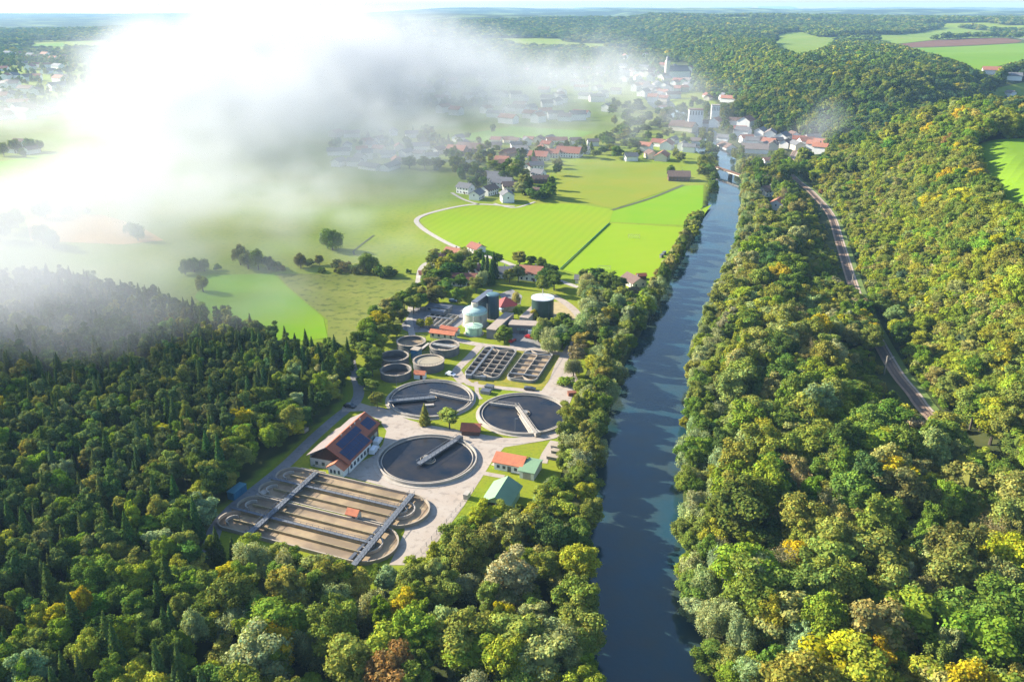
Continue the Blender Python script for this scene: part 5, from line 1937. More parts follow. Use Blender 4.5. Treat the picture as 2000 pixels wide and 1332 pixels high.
def house(px, roof, wall='white', L=13, W=9.5, he=5.0, yaw=None, where='village', big=False, win=0, hr=None, label=None, name="house", terrain_hit=False, keep=True):
    u, v = px
    x, y = gt(u, v) if terrain_hit else g(u, v)
    z = tz(x, y)
    if yaw is None:
        yaw = random.choice([R(-20), R(70), R(-35), R(55), R(10), R(100)])
    if label is None:
        size = 'big' if L > 17 else ('small' if L < 11 else 'mid-sized')
        w_ = {'white': 'white', 'cream': 'cream', 'timber': 'timber'}[wall]
        label = f"{size} {w_} house with {RWORD[roof]} roof {where}, {u/20:.0f}% across, {v/13.32:.0f}% down"
        if label in _used:
            label = f"{size} {w_} {RWORD[roof]}-roofed house {where}, {u/20:.1f}% across, {v/13.32:.1f}% down"
        if label in _used:
            label = f"{size} {w_} {RWORD[roof]}-roofed house {where}, {u/20:.2f}% across, {v/13.32:.2f}% down"
        _used.add(label)
    t = gable(name, (x, y), yaw, L, W, he, hr or W * .30, WALLS[wall], ROOFS[roof], label, "house", "houses " + where, over=.8, windows=win, chimney=win > 0, door=win > 0, z=z - .2)
    KEEP_OFF.append((x, y, max(L, W) * .55))
    # keep the trees in front low enough for the house to show
    s = F / max(50, y * CP + 140 * SP)
    if keep:
        OPEN_BOX.append((u - L * .42 * s, v - (he + W * .3) * s * .9, u + L * .42 * s, v + 1.5 * s))
    return t


def z7(x, y):
    return (620 + x / 3.571, 240 + y / 3.571)


def z8(x, y):
    return (1180 + x / 4.167, 80 + y / 4.167)


V1 = "in the field village"
for (x, y, r_, w_, L, W, he) in [
    (1035, 490, 'grey', 'white', 13, 10, 5.5), (1112, 530, 'grey', 'white', 13, 9, 4.8), (1195, 500, 'brown', 'white', 15, 10, 5), (1322, 548, 'grey', 'white', 13, 10, 6), (1290, 450, 'grey', 'white', 18, 13, 5),
    (1220, 400, 'grey', 'cream', 12, 10, 5), (1340, 475, 'brown', 'cream', 12, 10, 5), (1240, 430, 'grey', 'white', 12, 9, 6), (1540, 385, 'grey', 'white', 12, 10, 5), (1556, 418, 'brown', 'timber', 14, 9, 4), (1290, 285, 'orange', 'cream', 14, 10, 4.5),
    (1262, 310, 'orange', 'cream', 11, 9, 4.5), (1075, 275, 'grey', 'white', 15, 10, 5), (975, 225, 'orange', 'timber', 20, 14, 6), (1060, 210, 'brown', 'timber', 26, 16, 6), (1130, 205, 'orange', 'white', 12, 10, 5), (1330, 230, 'red', 'timber', 20, 11, 4),
    (1420, 215, 'grey', 'white', 16, 11, 5), (1490, 300, 'orange', 'white', 14, 10, 5), (1545, 260, 'red', 'cream', 20, 14, 5), (1525, 335, 'grey', 'white', 13, 10, 6), (1480, 335, 'orange', 'white', 11, 9, 5), (1640, 240, 'red', 'cream', 15, 11, 5),
    (1640, 150, 'red', 'white', 14, 10, 5), (1755, 235, 'red', 'white', 26, 17, 5), (1690, 200, 'orange', 'white', 12, 10, 5), (1570, 205, 'red', 'cream', 12, 9, 5), (1460, 155, 'grey', 'white', 12, 9, 6), (1385, 180, 'grey', 'white', 12, 9, 5), (1250, 145, 'red', 'cream', 12, 9, 5),
    (1240, 178, 'pink', 'cream', 13, 10, 4), (1330, 138, 'red', 'cream', 12, 9, 4), (1620, 135, 'grey', 'white', 12, 10, 5), (1475, 136, 'red', 'white', 12, 9, 4), (1545, 140, 'brown', 'cream', 13, 10, 5), (1500, 500, 'brown', 'timber', 12, 9, 3.5), (1700, 150, 'red', 'white', 13, 10, 5),
    (1020, 170, 'pink', 'white', 14, 9, 5), (1600, 175, 'red', 'cream', 12, 9, 5), (985, 130, 'grey', 'white', 14, 10, 5), (1440, 240, 'grey', 'white', 12, 9, 5), (1800, 150, 'brown', 'white', 12, 9, 5), (1860, 215, 'grey', 'white', 12, 9, 5), (1920, 160, 'pink', 'white', 12, 9, 5), (1380, 150, 'brown', 'white', 12, 9, 5),
]:
    house(z7(x, y), r_, w_, L * 0.92, W * 0.92, he, where=V1, win=1 if y > 190 else 0, keep=(y > 380))
V2 = "at the village edge"
for (x, y, r_, w_, L, W, he) in [
    (150, 225, 'grey', 'white', 22, 9, 5), (210, 190, 'grey', 'white', 12, 9, 6), (150, 300, 'grey', 'white', 13, 9, 5), (262, 300, 'grey', 'white', 13, 9, 5), (350, 250, 'grey', 'white', 10, 9, 7), (492, 240, 'grey', 'white', 14, 9, 4),
    (552, 283, 'orange', 'cream', 14, 9, 4), (508, 325, 'grey', 'white', 24, 9, 4), (370, 325, 'grey', 'white', 22, 9, 3.5), (712, 250, 'pink', 'white', 10, 8, 6), (720, 190, 'grey', 'white', 18, 10, 5), (570, 195, 'orange', 'cream', 12, 9, 5),
    (430, 208, 'orange', 'cream', 11, 9, 5), (312, 215, 'orange', 'white', 11, 9, 5), (380, 185, 'grey', 'white', 10, 8, 6), (240, 100, 'pink', 'white', 18, 10, 5), (130, 95, 'orange', 'cream', 16, 10, 5), (345, 155, 'orange', 'cream', 12, 9, 5), (532, 85, 'grey', 'white', 13, 9, 5),
    (658, 102, 'grey', 'white', 14, 9, 5), (430, 140, 'brown', 'white', 12, 9, 5), (300, 270, 'grey', 'white', 10, 8, 5), (620, 235, 'grey', 'white', 12, 9, 5), (800, 260, 'grey', 'white', 12, 9, 5), (845, 215, 'brown', 'white', 14, 9, 5)]:
    house(z7(x, y), r_, w_, L, W, he, where=V2)
V3 = "in the river town"
for (x, y, r_, w_, L, W, he) in [
    (335, 895, 'orange', 'white', 13, 10, 6), (440, 858, 'red', 'white', 13, 10, 5), (510, 880, 'orange', 'white', 18, 12, 6), (470, 970, 'orange', 'cream', 18, 12, 5), (380, 955, 'brown', 'cream', 14, 10, 5), (640, 890, 'grey', 'white', 14, 10, 6), (692, 905, 'grey', 'white', 12, 9, 6),
    (215, 975, 'grey', 'white', 12, 9, 5), (640, 730, 'brown', 'cream', 30, 16, 6), (600, 705, 'red', 'cream', 16, 12, 5), (905, 700, 'orange', 'white', 15, 12, 8), (972, 800, 'grey', 'white', 13, 9, 6), (1000, 860, 'brown', 'white', 24, 12, 4), (1150, 720, 'red', 'white', 20, 16, 11),
    (1125, 790, 'grey', 'white', 16, 12, 9), (1155, 830, 'orange', 'white', 13, 10, 6), (1100, 770, 'red', 'white', 14, 10, 8), (1205, 850, 'grey', 'white', 14, 10, 6), (1265, 840, 'red', 'white', 12, 9, 5), (1270, 780, 'grey', 'white', 16, 12, 7), (1350, 795, 'pink', 'white', 18, 12, 7),
    (1340, 860, 'orange', 'white', 13, 10, 6), (1370, 885, 'brown', 'cream', 14, 10, 6), (1450, 820, 'grey', 'white', 18, 12, 7), (1475, 870, 'brown', 'white', 14, 10, 6), (1225, 910, 'pink', 'white', 26, 14, 5), (1535, 810, 'brown', 'white', 12, 10, 7), (1585, 840, 'red', 'white', 14, 10, 6),
    (1640, 855, 'orange', 'white', 16, 11, 6), (1700, 830, 'grey', 'white', 18, 12, 6), (1755, 865, 'orange', 'white', 13, 10, 6), (1755, 920, 'orange', 'white', 14, 10, 8), (1560, 885, 'grey', 'cream', 16, 10, 6), (1700, 880, 'orange', 'white', 12, 10, 6), (1400, 850, 'grey', 'white', 12, 9, 6),
    (1300, 880, 'grey', 'white', 12, 9, 5), (1330, 1000, 'red', 'white', 9, 7, 4), (560, 835, 'grey', 'white', 12, 9, 5), (745, 820, 'pink', 'white', 11, 9, 5), (1060, 690, 'brown', 'white', 14, 10, 7)]:
    house(z8(x, y), r_, w_, L, W, he, where=V3)
for (x, y, r_, w_, L, W, he, lab) in [
    (1020, 500, 'orange', 'white', 26, 12, 6, "long orange-roofed building alone on the wooded slope above the town silos"), (845, 485, 'red', 'cream', 14, 10, 5, "small red-roofed house at the wood's foot above the silos, lower of two"),
    (835, 465, 'red', 'cream', 14, 10, 5, "small red-roofed house at the wood's foot above the silos, upper of two"), (970, 480, 'grey', 'white', 14, 10, 7, "white house at the wood's foot left of the long orange roof")]:
    house(z8(x, y), r_, w_, L, W, he, label=lab, where="at the wood's foot", terrain_hit=True)
for px, r_, L, W, he, lab, yw in [
    ((1500, 382), 'brown', 12, 10, 5, "brown-roofed house among trees right of the river, farther of two", R(20)), ((1518, 408), 'orange', 12, 10, 5, "orange-red-roofed house among trees right of the river, nearer of two", R(60)),
    ((907, 556), 'red', 13, 7, 4.5, "white house with long red roof in the trees behind the domed tank", R(-5)), ((861, 519), 'orange', 8, 8, 4.5, "orange-roofed house between trees at the lane bend", R(60)),
    ((918, 524), 'orange', 7, 6, 4, "small orange-roofed house among the farm trees", R(40)), ((934, 540), 'red', 8, 7, 4.5, "red-roofed house right of the long red roof, half hidden", R(60)),
    ((931, 492), 'red', 9, 7, 3.5, "small dark-red barn at the field lane behind the farm", R(-50)), ((1038, 545), 'orange', 12, 9, 5, "white house with orange roof behind the gas holder", R(-15)),
    ((978, 540), 'grey', 12, 8, 3.5, "flat dark house with blue side among the farm trees", R(0)), ((829, 541), 'orange', 5, 4, 2.6, "tiny orange-roofed hut left at the lane among bushes", R(10)),
    ((886, 500), 'orange', 9, 6, 3.5, "orange-roofed cottage at the top of the farm trees", R(-30)), ((1135, 552), 'grey', 6, 5, 3, "small grey hut by the lane behind the gas holder", R(-10)),
    ((1325, 352), 'brown', 18, 12, 4.5, "brown barn in the mist by the river at the yellow meadow", R(-5))]:
    house(px, r_, 'white' if r_ != 'brown' or L < 15 else 'timber', L, W, he, yaw=yw, label=lab, where="around the fields", win=1 if L > 7 else 0)
for px, r_, L, lab in [((1935, 146), 'orange', 22, "orange-roofed farmhouse on the plateau at the wood's edge"), ((1977, 158), 'grey', 20, "white gabled farmhouse on the plateau beside dark trees"),
                       ((1972, 192), 'pink', 12, "small pale shed in the plateau hamlet field"), ((1760, 13), 'orange', 30, "far farm with red roof on the horizon ridge")]:
    house(px, r_, 'white', L, L * .6, 6, label=lab, where="on the plateau", terrain_hit=True)

# old town below the church, scattered tightly
rs = random.Random(5)
tw = []
poly = [(1210, 135), (1290, 128), (1345, 140), (1345, 175), (1330, 190), (1280, 200), (1240, 185), (1215, 165)]
tries = 0
while len(tw) < 44 and tries < 4000:
    tries += 1
    u = rs.uniform(1205, 1350); v = rs.uniform(125, 205)
    if not bool(pip(np.array([u]), np.array([v]), poly)[0]):
        continue
    if any(abs(u - a) < 9 and abs(v - b) < 5 for a, b in tw):
        continue
    tw.append((u, v))
for u, v in tw:
    house((u, v), rs.choice(['red', 'red', 'grey', 'orange', 'pink', 'brown']), rs.choice(['white', 'white', 'cream']), rs.uniform(14, 24), rs.uniform(11, 16), rs.uniform(6, 11), where="below the church")
for px, r_, L in [((1347, 142), 'orange', 26), ((1343, 150), 'red', 20), ((1260, 113), 'orange', 22), ((1221, 116), 'orange', 22), ((1250, 96), 'grey', 20)]:
    house(px, r_, 'white', L, L * .55, 10, where="below the church")
# houses that show as pale dots through the mist
poly = [(740, 235), (800, 140), (900, 115), (1100, 115), (1200, 130), (1215, 215), (1100, 245), (900, 240)]
dots = []
tries = 0
while len(dots) < 85 and tries < 6000:
    tries += 1
    u = rs.uniform(740, 1215); v = rs.uniform(112, 245)
    if not bool(pip(np.array([u]), np.array([v]), poly)[0]) or any(abs(u - a) < 11 and abs(v - b) < 6 for a, b in dots):
        continue
    dots.append((u, v))
for u, v in dots:
    house((u, v), rs.choice(['grey', 'grey', 'brown', 'red', 'orange', 'pink']), 'white', rs.uniform(13, 24), rs.uniform(10, 14), rs.uniform(6, 9), where="in the misty town", keep=False)
dots = []
while len(dots) < 45:
    u = rs.uniform(-5, 125); v = rs.uniform(98, 235)
    if any(abs(u - a) < 8 and abs(v - b) < 5 for a, b in dots):
        continue
    dots.append((u, v))
for u, v in dots:
    house((u, v), rs.choice(['grey', 'pink', 'brown', 'orange']), 'white', rs.uniform(16, 34), rs.uniform(11, 18), rs.uniform(6, 10), where="in the far left town", keep=False)
for u, v in ((40, 285), (62, 300), (30, 298)):
    house((u, v), 'brown', 'white', 14, 9, 5, where="at the left misty farm", keep=False)

# silos
def silo_block(px, W, D, H, lab, roofm):
    x, y = g(*px)
    t = tag(empty("silo_tower", (x, y, 0), R(-8)), lab, "silo", "white silo towers")
    MB().box(0, 0, -.5, W, D, H).build("wall", WHITE, t)
    MB().box(0, 0, H - .48, W + .6, D + .6, .9).build("roof", roofm, t)
    mb = MB()
    for i in range(5):
        mb.box(-W / 2 + W * (i + .5) / 5, -D / 2 - .05, H * .7, W * .08, .12, H * .22)
    mb.build("louvres", CONC_D, t)
    KEEP_OFF.append((x, y, W * .6))


silo_block((1357, 246), 17, 17, 20, "broad white silo block, left of the two tall towers by the river", BROWN)
silo_block((1395, 240), 10, 11, 22, "slim white silo tower, right of the two tall towers by the river", CONC_L)
OPEN_BOX += [(1343, 205, 1374, 247), (1386, 205, 1406, 240)]
house((1378, 246), 'brown', 'white', 26, 12, 7, yaw=R(-6), label="low white mill building joining the two silo towers", where="in the river town")
# church
x, y = g(1312, 152)
t = tag(empty("church", (x, y, 0), R(10)), "church with pale tower and long dark roof above the old town", "church")
MB().box(14, 0, -.5, 42, 18, 13).build("nave_wall", WHITE, t)
MB().add([(-8, -10, 12.4), (36, -10, 12.4), (36, 10, 12.4), (-8, 10, 12.4), (-8, 0, 24), (32, 0, 24)], [(0, 1, 5, 4), (2, 3, 4, 5), (1, 2, 5), (3, 0, 4)]).build("nave_roof", SLATE, t)
MB().box(-11, 0, -.5, 8.5, 8.5, 34).build("tower", CREAM, t)
MB().cyl(-11, 0, 33.5, 38, 4.2, 3.0, n=8).dome(-11, 0, 38, 3.6, 4, n=8).cyl(-11, 0, 41.5, 47, .8, .1, n=6).build("spire", STEEL_D, t)
OPEN_BOX += [(1304, 118, 1345, 152)]

# ------------------------------------------------------------------ hedges are trees of their own; single trees of the valley
def one(px, kind, h, c, zone, rad=None):
    if rad and kind == 'broad' and zone == 'meadow':
        rad = min(rad, h * 0.36)
        kind = 'willow'
    x, y = g(*px)
    add_tree(x, y, kind, h, c, zone, rad=rad, force=True)


def single_trees():
    M = 'meadow'
    for px, k, h, c, rad in [((650, 489), 'willow', 14, 'green', 6.6), ((640, 486), 'willow', 11, 'silver-green', 4.5), ((720, 532), 'willow', 13, 'green', 5.2), ((714, 534), 'broad', 9, 'dark green', 3.6), ((745, 540), 'shrub', 6, 'green', 4), ((760, 541), 'shrub', 5.5, 'dark green', 3.6), ((735, 538), 'shrub', 5, 'olive', 3),
                             ((588, 525), 'broad', 10, 'brownish green', 4.2), ((624, 518), 'broad', 7, 'brownish green', 3.2), ((605, 520), 'shrub', 4, 'green', 3), ((660, 525), 'shrub', 5, 'brownish green', 3.6), ((676, 528), 'shrub', 5, 'brownish green', 3.6), ((692, 530), 'shrub', 4.4, 'olive', 3.2),
                             ((485, 526), 'broad', 12, 'grey-brown', 5), ((505, 527), 'broad', 13, 'green', 5.4), ((470, 518), 'broad', 14, 'grey-brown', 4), ((525, 527), 'broad', 9, 'grey-brown', 4), ((540, 524), 'shrub', 4, 'green', 3), ((380, 532), 'broad', 10, 'green', 5), ((400, 530), 'broad', 8, 'green', 4), ((362, 536), 'broad', 9, 'green', 4),
                             ((397, 570), 'broad', 10, 'olive', 3.6), ((90, 425), 'broad', 13, 'green', 6), ((78, 428), 'broad', 12, 'green', 5), ((132, 421), 'shrub', 6, 'green', 4), ((172, 420), 'broad', 6, 'green', 4.6), ((20, 455), 'broad', 16, 'green', 7), ((36, 445), 'broad', 14, 'green', 6), ((0, 470), 'broad', 16, 'green', 7),
                             ((85, 478), 'broad', 15, 'green', 6), ((105, 485), 'broad', 13, 'green', 6), ((8, 305), 'broad', 14, 'green', 7), ((30, 300), 'broad', 16, 'green', 7), ((62, 298), 'broad', 16, 'green', 8), ((80, 296), 'broad', 13, 'green', 7), ((45, 308), 'broad', 10, 'green', 6),
                             ((1310, 345), 'broad', 11, 'green', 5), ((270, 470), 'broad', 12, 'green', 5), ((255, 460), 'broad', 10, 'green', 5)]:
        one(px, k, h, c, M, rad)
    for i in range(26):
        u = random.uniform(300, 560) if i % 2 else random.uniform(560, 800)
        one((u, 528 + (u > 560) * 6 + random.uniform(-2, 2)), 'shrub', random.uniform(2, 3.6), random.choice(['green', 'brownish green', 'olive']), M)
    Y = 'yard'
    for px, k, h, c, rad in [((830, 830), 'spruce', 9.0, 'olive', 3.1), ((878, 838), 'pine', 9.0, 'olive', 3.2), ((822, 790), 'shrub', 0.1, 'olive', .1), ((737, 797), 'broad', 7, 'olive', 2.8), ((726, 772), 'broad', 7, 'olive', 2.9), ((712, 756), 'broad', 9, 'green', 3.2), ((985, 668), 'broad', 7.5, 'green', 3.8), ((975, 669), 'broad', 5.5, 'olive', 2.4),
                             ((1052, 668), 'willow', 9, 'olive', 3.6), ((1072, 676), 'willow', 9.5, 'silver-green', 4.2), ((1092, 668), 'willow', 9, 'silver-green', 4.4), ((1085, 650), 'broad', 8, 'yellow-green', 3.4), ((1112, 655), 'broad', 8, 'green', 3.4), ((1042, 628), 'broad', 6, 'golden', 2.6), ((1012, 622), 'broad', 7, 'yellow-green', 2.4),
                             ((838, 642), 'broad', 5.5, 'golden', 2.0), ((821, 640), 'broad', 5.0, 'yellow-green', 1.8), ((1107, 752), 'shrub', 3.4, 'yellow-green', 3.2), ((894, 592), 'broad', 8.5, 'bright green', 3.8), ((912, 588), 'willow', 9, 'olive', 3.2), ((736, 830), 'shrub', 2, 'yellow-green', 1.6), ((615, 905), 'shrub', 2.2, 'dark green', 1.8),
                             ((760, 640), 'broad', 11, 'olive', 4), ((740, 655), 'broad', 12, 'golden', 4.4), ((770, 625), 'broad', 11, 'green', 4), ((790, 605), 'broad', 10, 'green', 3.8), ((720, 668), 'broad', 12, 'bright green', 4.4), ((700, 690), 'broad', 11, 'green', 4), ((785, 632), 'broad', 8, 'brownish green', 3.4), ((745, 690), 'broad', 9, 'yellow-green', 3.6),
                             ((735, 715), 'broad', 9, 'green', 3.4), ((715, 705), 'broad', 9, 'olive', 3.4), ((800, 600), 'broad', 10, 'olive', 4), ((775, 660), 'broad', 7, 'olive', 3), ((1120, 735), 'willow', 8, 'grey-brown', 3.4), ((1128, 712), 'broad', 9, 'grey-brown', 3.6), ((1135, 690), 'broad', 10, 'olive', 3.8)]:
        if h < 1:
            continue
        one(px, k, h, c, Y, rad)
    for yy in np.arange(330, 392, 5.5):
        xx = float(np.interp(yy, [p[1] for p in RAIL], [p[0] for p in RAIL]))
        add_tree(xx - random.uniform(5.5, 8), yy, 'broad', random.uniform(12, 15), pick(PAL['right']), 'right wood', rad=random.uniform(3.8, 5), force=True)
    Fm = 'farmstead'
    for px, k, h, c, rad in [((845, 525), 'broad', 10, 'olive', 3.8), ((858, 535), 'broad', 9, 'olive', 3.6), ((835, 570), 'broad', 10, 'green', 4), ((850, 575), 'broad', 10, 'brownish green', 4.2), ((866, 560), 'broad', 11, 'green', 4.2), ((880, 552), 'broad', 12, 'dark green', 4.6), ((880, 530), 'broad', 11, 'yellow-green', 4), ((895, 545), 'broad', 10, 'dark green', 4),
                             ((906, 518), 'willow', 11, 'silver-green', 5), ((893, 525), 'willow', 10, 'green', 4), ((925, 530), 'broad', 10, 'green', 4), ((945, 545), 'spruce', 15, 'dark green', 3.6), ((952, 550), 'spruce', 17, 'blue-green', 3.4), ((960, 558), 'spruce', 15, 'dark green', 3.4), ((940, 560), 'willow', 9, 'silver-green', 3.6), ((972, 520), 'broad', 8, 'green', 3.2),
                             ((930, 572), 'broad', 9, 'olive', 3.6), ((1015, 518), 'broad', 9, 'olive', 4.4), ((1038, 524), 'broad', 8, 'dark green', 3), ((1012, 552), 'broad', 10, 'brownish green', 4), ((995, 553), 'broad', 8, 'olive', 3.4), ((1056, 530), 'broad', 8, 'green', 3.4), ((1065, 562), 'broad', 11, 'dark green', 4.6), ((1082, 568), 'broad', 11, 'green', 4.4),
                             ((1060, 575), 'broad', 10, 'olive', 3.4), ((1075, 545), 'broad', 9, 'dark green', 4), ((1145, 575), 'willow', 13, 'silver-green', 4.4), ((1165, 570), 'broad', 13, 'dark green', 4.6), ((1185, 575), 'broad', 13, 'green', 4.6), ((1205, 580), 'broad', 12, 'dark green', 4.4), ((1140, 555), 'broad', 9, 'olive', 2.8), ((1160, 600), 'willow', 13, 'silver-green', 5),
                             ((1180, 605), 'willow', 12, 'silver-green', 4.6), ((1215, 600), 'broad', 11, 'olive', 4), ((1238, 583), 'broad', 7, 'grey-brown', 3.4), ((1150, 640), 'willow', 13, 'silver-green', 5), ((1162, 665), 'broad', 13, 'silver-green', 4.6), ((1150, 620), 'willow', 12, 'silver-green', 4.6), ((820, 590), 'broad', 9, 'olive', 3.6), ((812, 575), 'broad', 7, 'green', 3),
                             ((868, 512), 'shrub', 4, 'green', 3), ((905, 500), 'broad', 6, 'green', 3)]:
        one(px, k, h, c, Fm, rad)
    for px, k, h, c, rad in [((808, 612), 'broad', 10, 'olive', 3.8), ((822, 605), 'broad', 9, 'green', 3.4), ((840, 596), 'broad', 9, 'brownish green', 3.6), ((856, 592), 'broad', 10, 'olive', 3.8), ((870, 580), 'broad', 10, 'green', 4), ((852, 562), 'broad', 11, 'green', 4.4), ((838, 550), 'broad', 10, 'khaki', 4), ((866, 540), 'broad', 11, 'yellow-green', 4),
                             ((900, 566), 'broad', 9, 'green', 3.6), ((915, 545), 'broad', 11, 'olive', 3.8), ((875, 515), 'broad', 9, 'olive', 3.4), ((850, 512), 'broad', 9, 'khaki', 3.4), ((935, 520), 'broad', 10, 'green', 3.8), ((965, 545), 'spruce', 16, 'dark green', 4), ((775, 612), 'broad', 10, 'olive', 3.8), ((760, 625), 'broad', 11, 'khaki', 4),
                             ((735, 640), 'broad', 12, 'green', 4.4), ((755, 660), 'broad', 10, 'yellow-green', 4), ((725, 690), 'broad', 11, 'green', 4), ((728, 735), 'broad', 10, 'green', 3.8), ((748, 672), 'broad', 10, 'olive', 3.6), ((1062, 655), 'willow', 9, 'khaki', 3.2), ((1075, 690), 'willow', 8, 'silver-green', 3.6), ((1098, 682), 'broad', 8, 'green', 3.6),
                             ((1100, 640), 'broad', 8, 'green', 3.4), ((1008, 600), 'willow', 9, 'khaki', 2.4), ((1125, 672), 'broad', 9, 'dark green', 3.6), ((1140, 660), 'willow', 13, 'silver-green', 5), ((1150, 590), 'willow', 13, 'silver-green', 5)]:
        one(px, k, h, c, Fm, rad)
    # village trees between the houses
    Vv = 'village'
    vr = random.Random(9)
    polys = [([(870, 300), (900, 268), (1000, 262), (1110, 268), (1190, 275), (1195, 310), (1110, 312), (1085, 335), (1100, 378), (1060, 400), (1000, 395), (985, 380), (930, 385), (890, 350)], 135),
             ([(640, 290), (700, 265), (880, 260), (890, 330), (860, 335), (780, 332), (700, 330), (655, 325)], 110)]
    for poly, n in polys:
        k = 0; tries = 0
        while k < n and tries < 20000:
            tries += 1
            u = vr.uniform(620, 1200); v = vr.uniform(255, 405)
            if not bool(pip(np.array([u]), np.array([v]), poly)[0]):
                continue
            x, y = g(u, v)
            if any(math.hypot(x - a, y - b) < r_ * 1.0 for a, b, r_ in KEEP_OFF):
                continue
            add_tree(x, y, 'spruce' if vr.random() < .12 else 'broad', vr.uniform(7, 14), pick(PAL['town']), Vv, rad=vr.uniform(3, 5.2))
            k += 1
    for px, k, h, c, rad in [((1072, 384), 'spruce', 16, 'dark green', 5), ((1064, 388), 'spruce', 13, 'dark green', 4), ((1035, 388), 'broad', 9, 'olive', 4.6), ((1020, 380), 'broad', 10, 'green', 4.6), ((1047, 392), 'broad', 8, 'dark green', 4.6), ((908, 345), 'broad', 12, 'dark green', 6), ((930, 355), 'broad', 14, 'dark green', 6), ((890, 333), 'broad', 13, 'green', 6),
                             ((960, 312), 'broad', 11, 'dark green', 5), ((965, 335), 'broad', 11, 'olive', 6), ((800, 330), 'broad', 12, 'green', 7), ((830, 332), 'broad', 12, 'green', 7), ((850, 332), 'broad', 11, 'green', 6), ((985, 360), 'broad', 12, 'dark green', 5), ((1000, 350), 'broad', 12, 'green', 6), ((1010, 340), 'broad', 12, 'green', 5)]:
        one(px, k, h, c, Vv, rad)
    # riverside trees left of the far river
    for i in range(150):
        u = vr.uniform(1190, 1400); v = vr.uniform(205, 318)
        x, y = g(u, v)
        if any(math.hypot(x - a, y - b) < r_ for a, b, r_ in KEEP_OFF):
            continue
        add_tree(x, y, 'broad', vr.uniform(9, 15), pick(PAL['town']), 'riverside town', rad=vr.uniform(4, 6.5))
    for i in range(26):
        v = vr.uniform(312, 400)
        u = 1400 - vr.uniform(4, 32) - (v > 380) * 8
        x, y = g(u, v)
        add_tree(x, y, 'willow' if i % 3 == 0 else 'broad', vr.uniform(8, 12), 'green' if i % 2 else 'olive', 'left bank', rad=vr.uniform(3.5, 5))


# ------------------------------------------------------------------ settle the trees
def settle():
    n = len(T['x'])
    X = np.array(T['x']); Y = np.array(T['y'])
    Z = terrain(X, Y) - 0.15
    H0 = np.array([SHAPES[k][s][2] for k, s in zip(T['kind'], T['shape'])])
    R0 = np.array([SHAPES[k][s][3] for k, s in zip(T['kind'], T['shape'])])
    sc = np.array(T['sc']); sz = np.array(T['sz'])
    force = np.array(T['force'])
    alive = np.ones(n, bool)
    for w in FIELDS_HIGH:
        alive &= ~pip(X, Y, w) | force
    for (x, y, rad) in KEEP_OFF:
        alive &= (np.hypot(X - x, Y - y) > rad + R0 * sc * 0.4) | force
    for attempt in range(4):
        bad = np.zeros(n, bool)
        r = R0 * sc; h = H0 * sz
        for du, fz in ((0, 0.95), (-0.75, 0.62), (0.75, 0.62), (0, 0.5)):
            u, v, d = proj(X + du * r, Y, Z + h * fz)
            bad |= (d > 1) & blocked(u, v)
        bad &= ~force & (Y < 2400)
        if attempt < 3:
            sc = np.where(bad, sc * 0.82, sc); sz = np.where(bad, sz * 0.80, sz)
        else:
            alive &= ~bad
    small = (H0 * sz < 3.0) & np.array([k not in ('shrub',) for k in T['kind']])
    alive &= ~small | force
    return X, Y, Z, sc, sz, H0, R0, alive


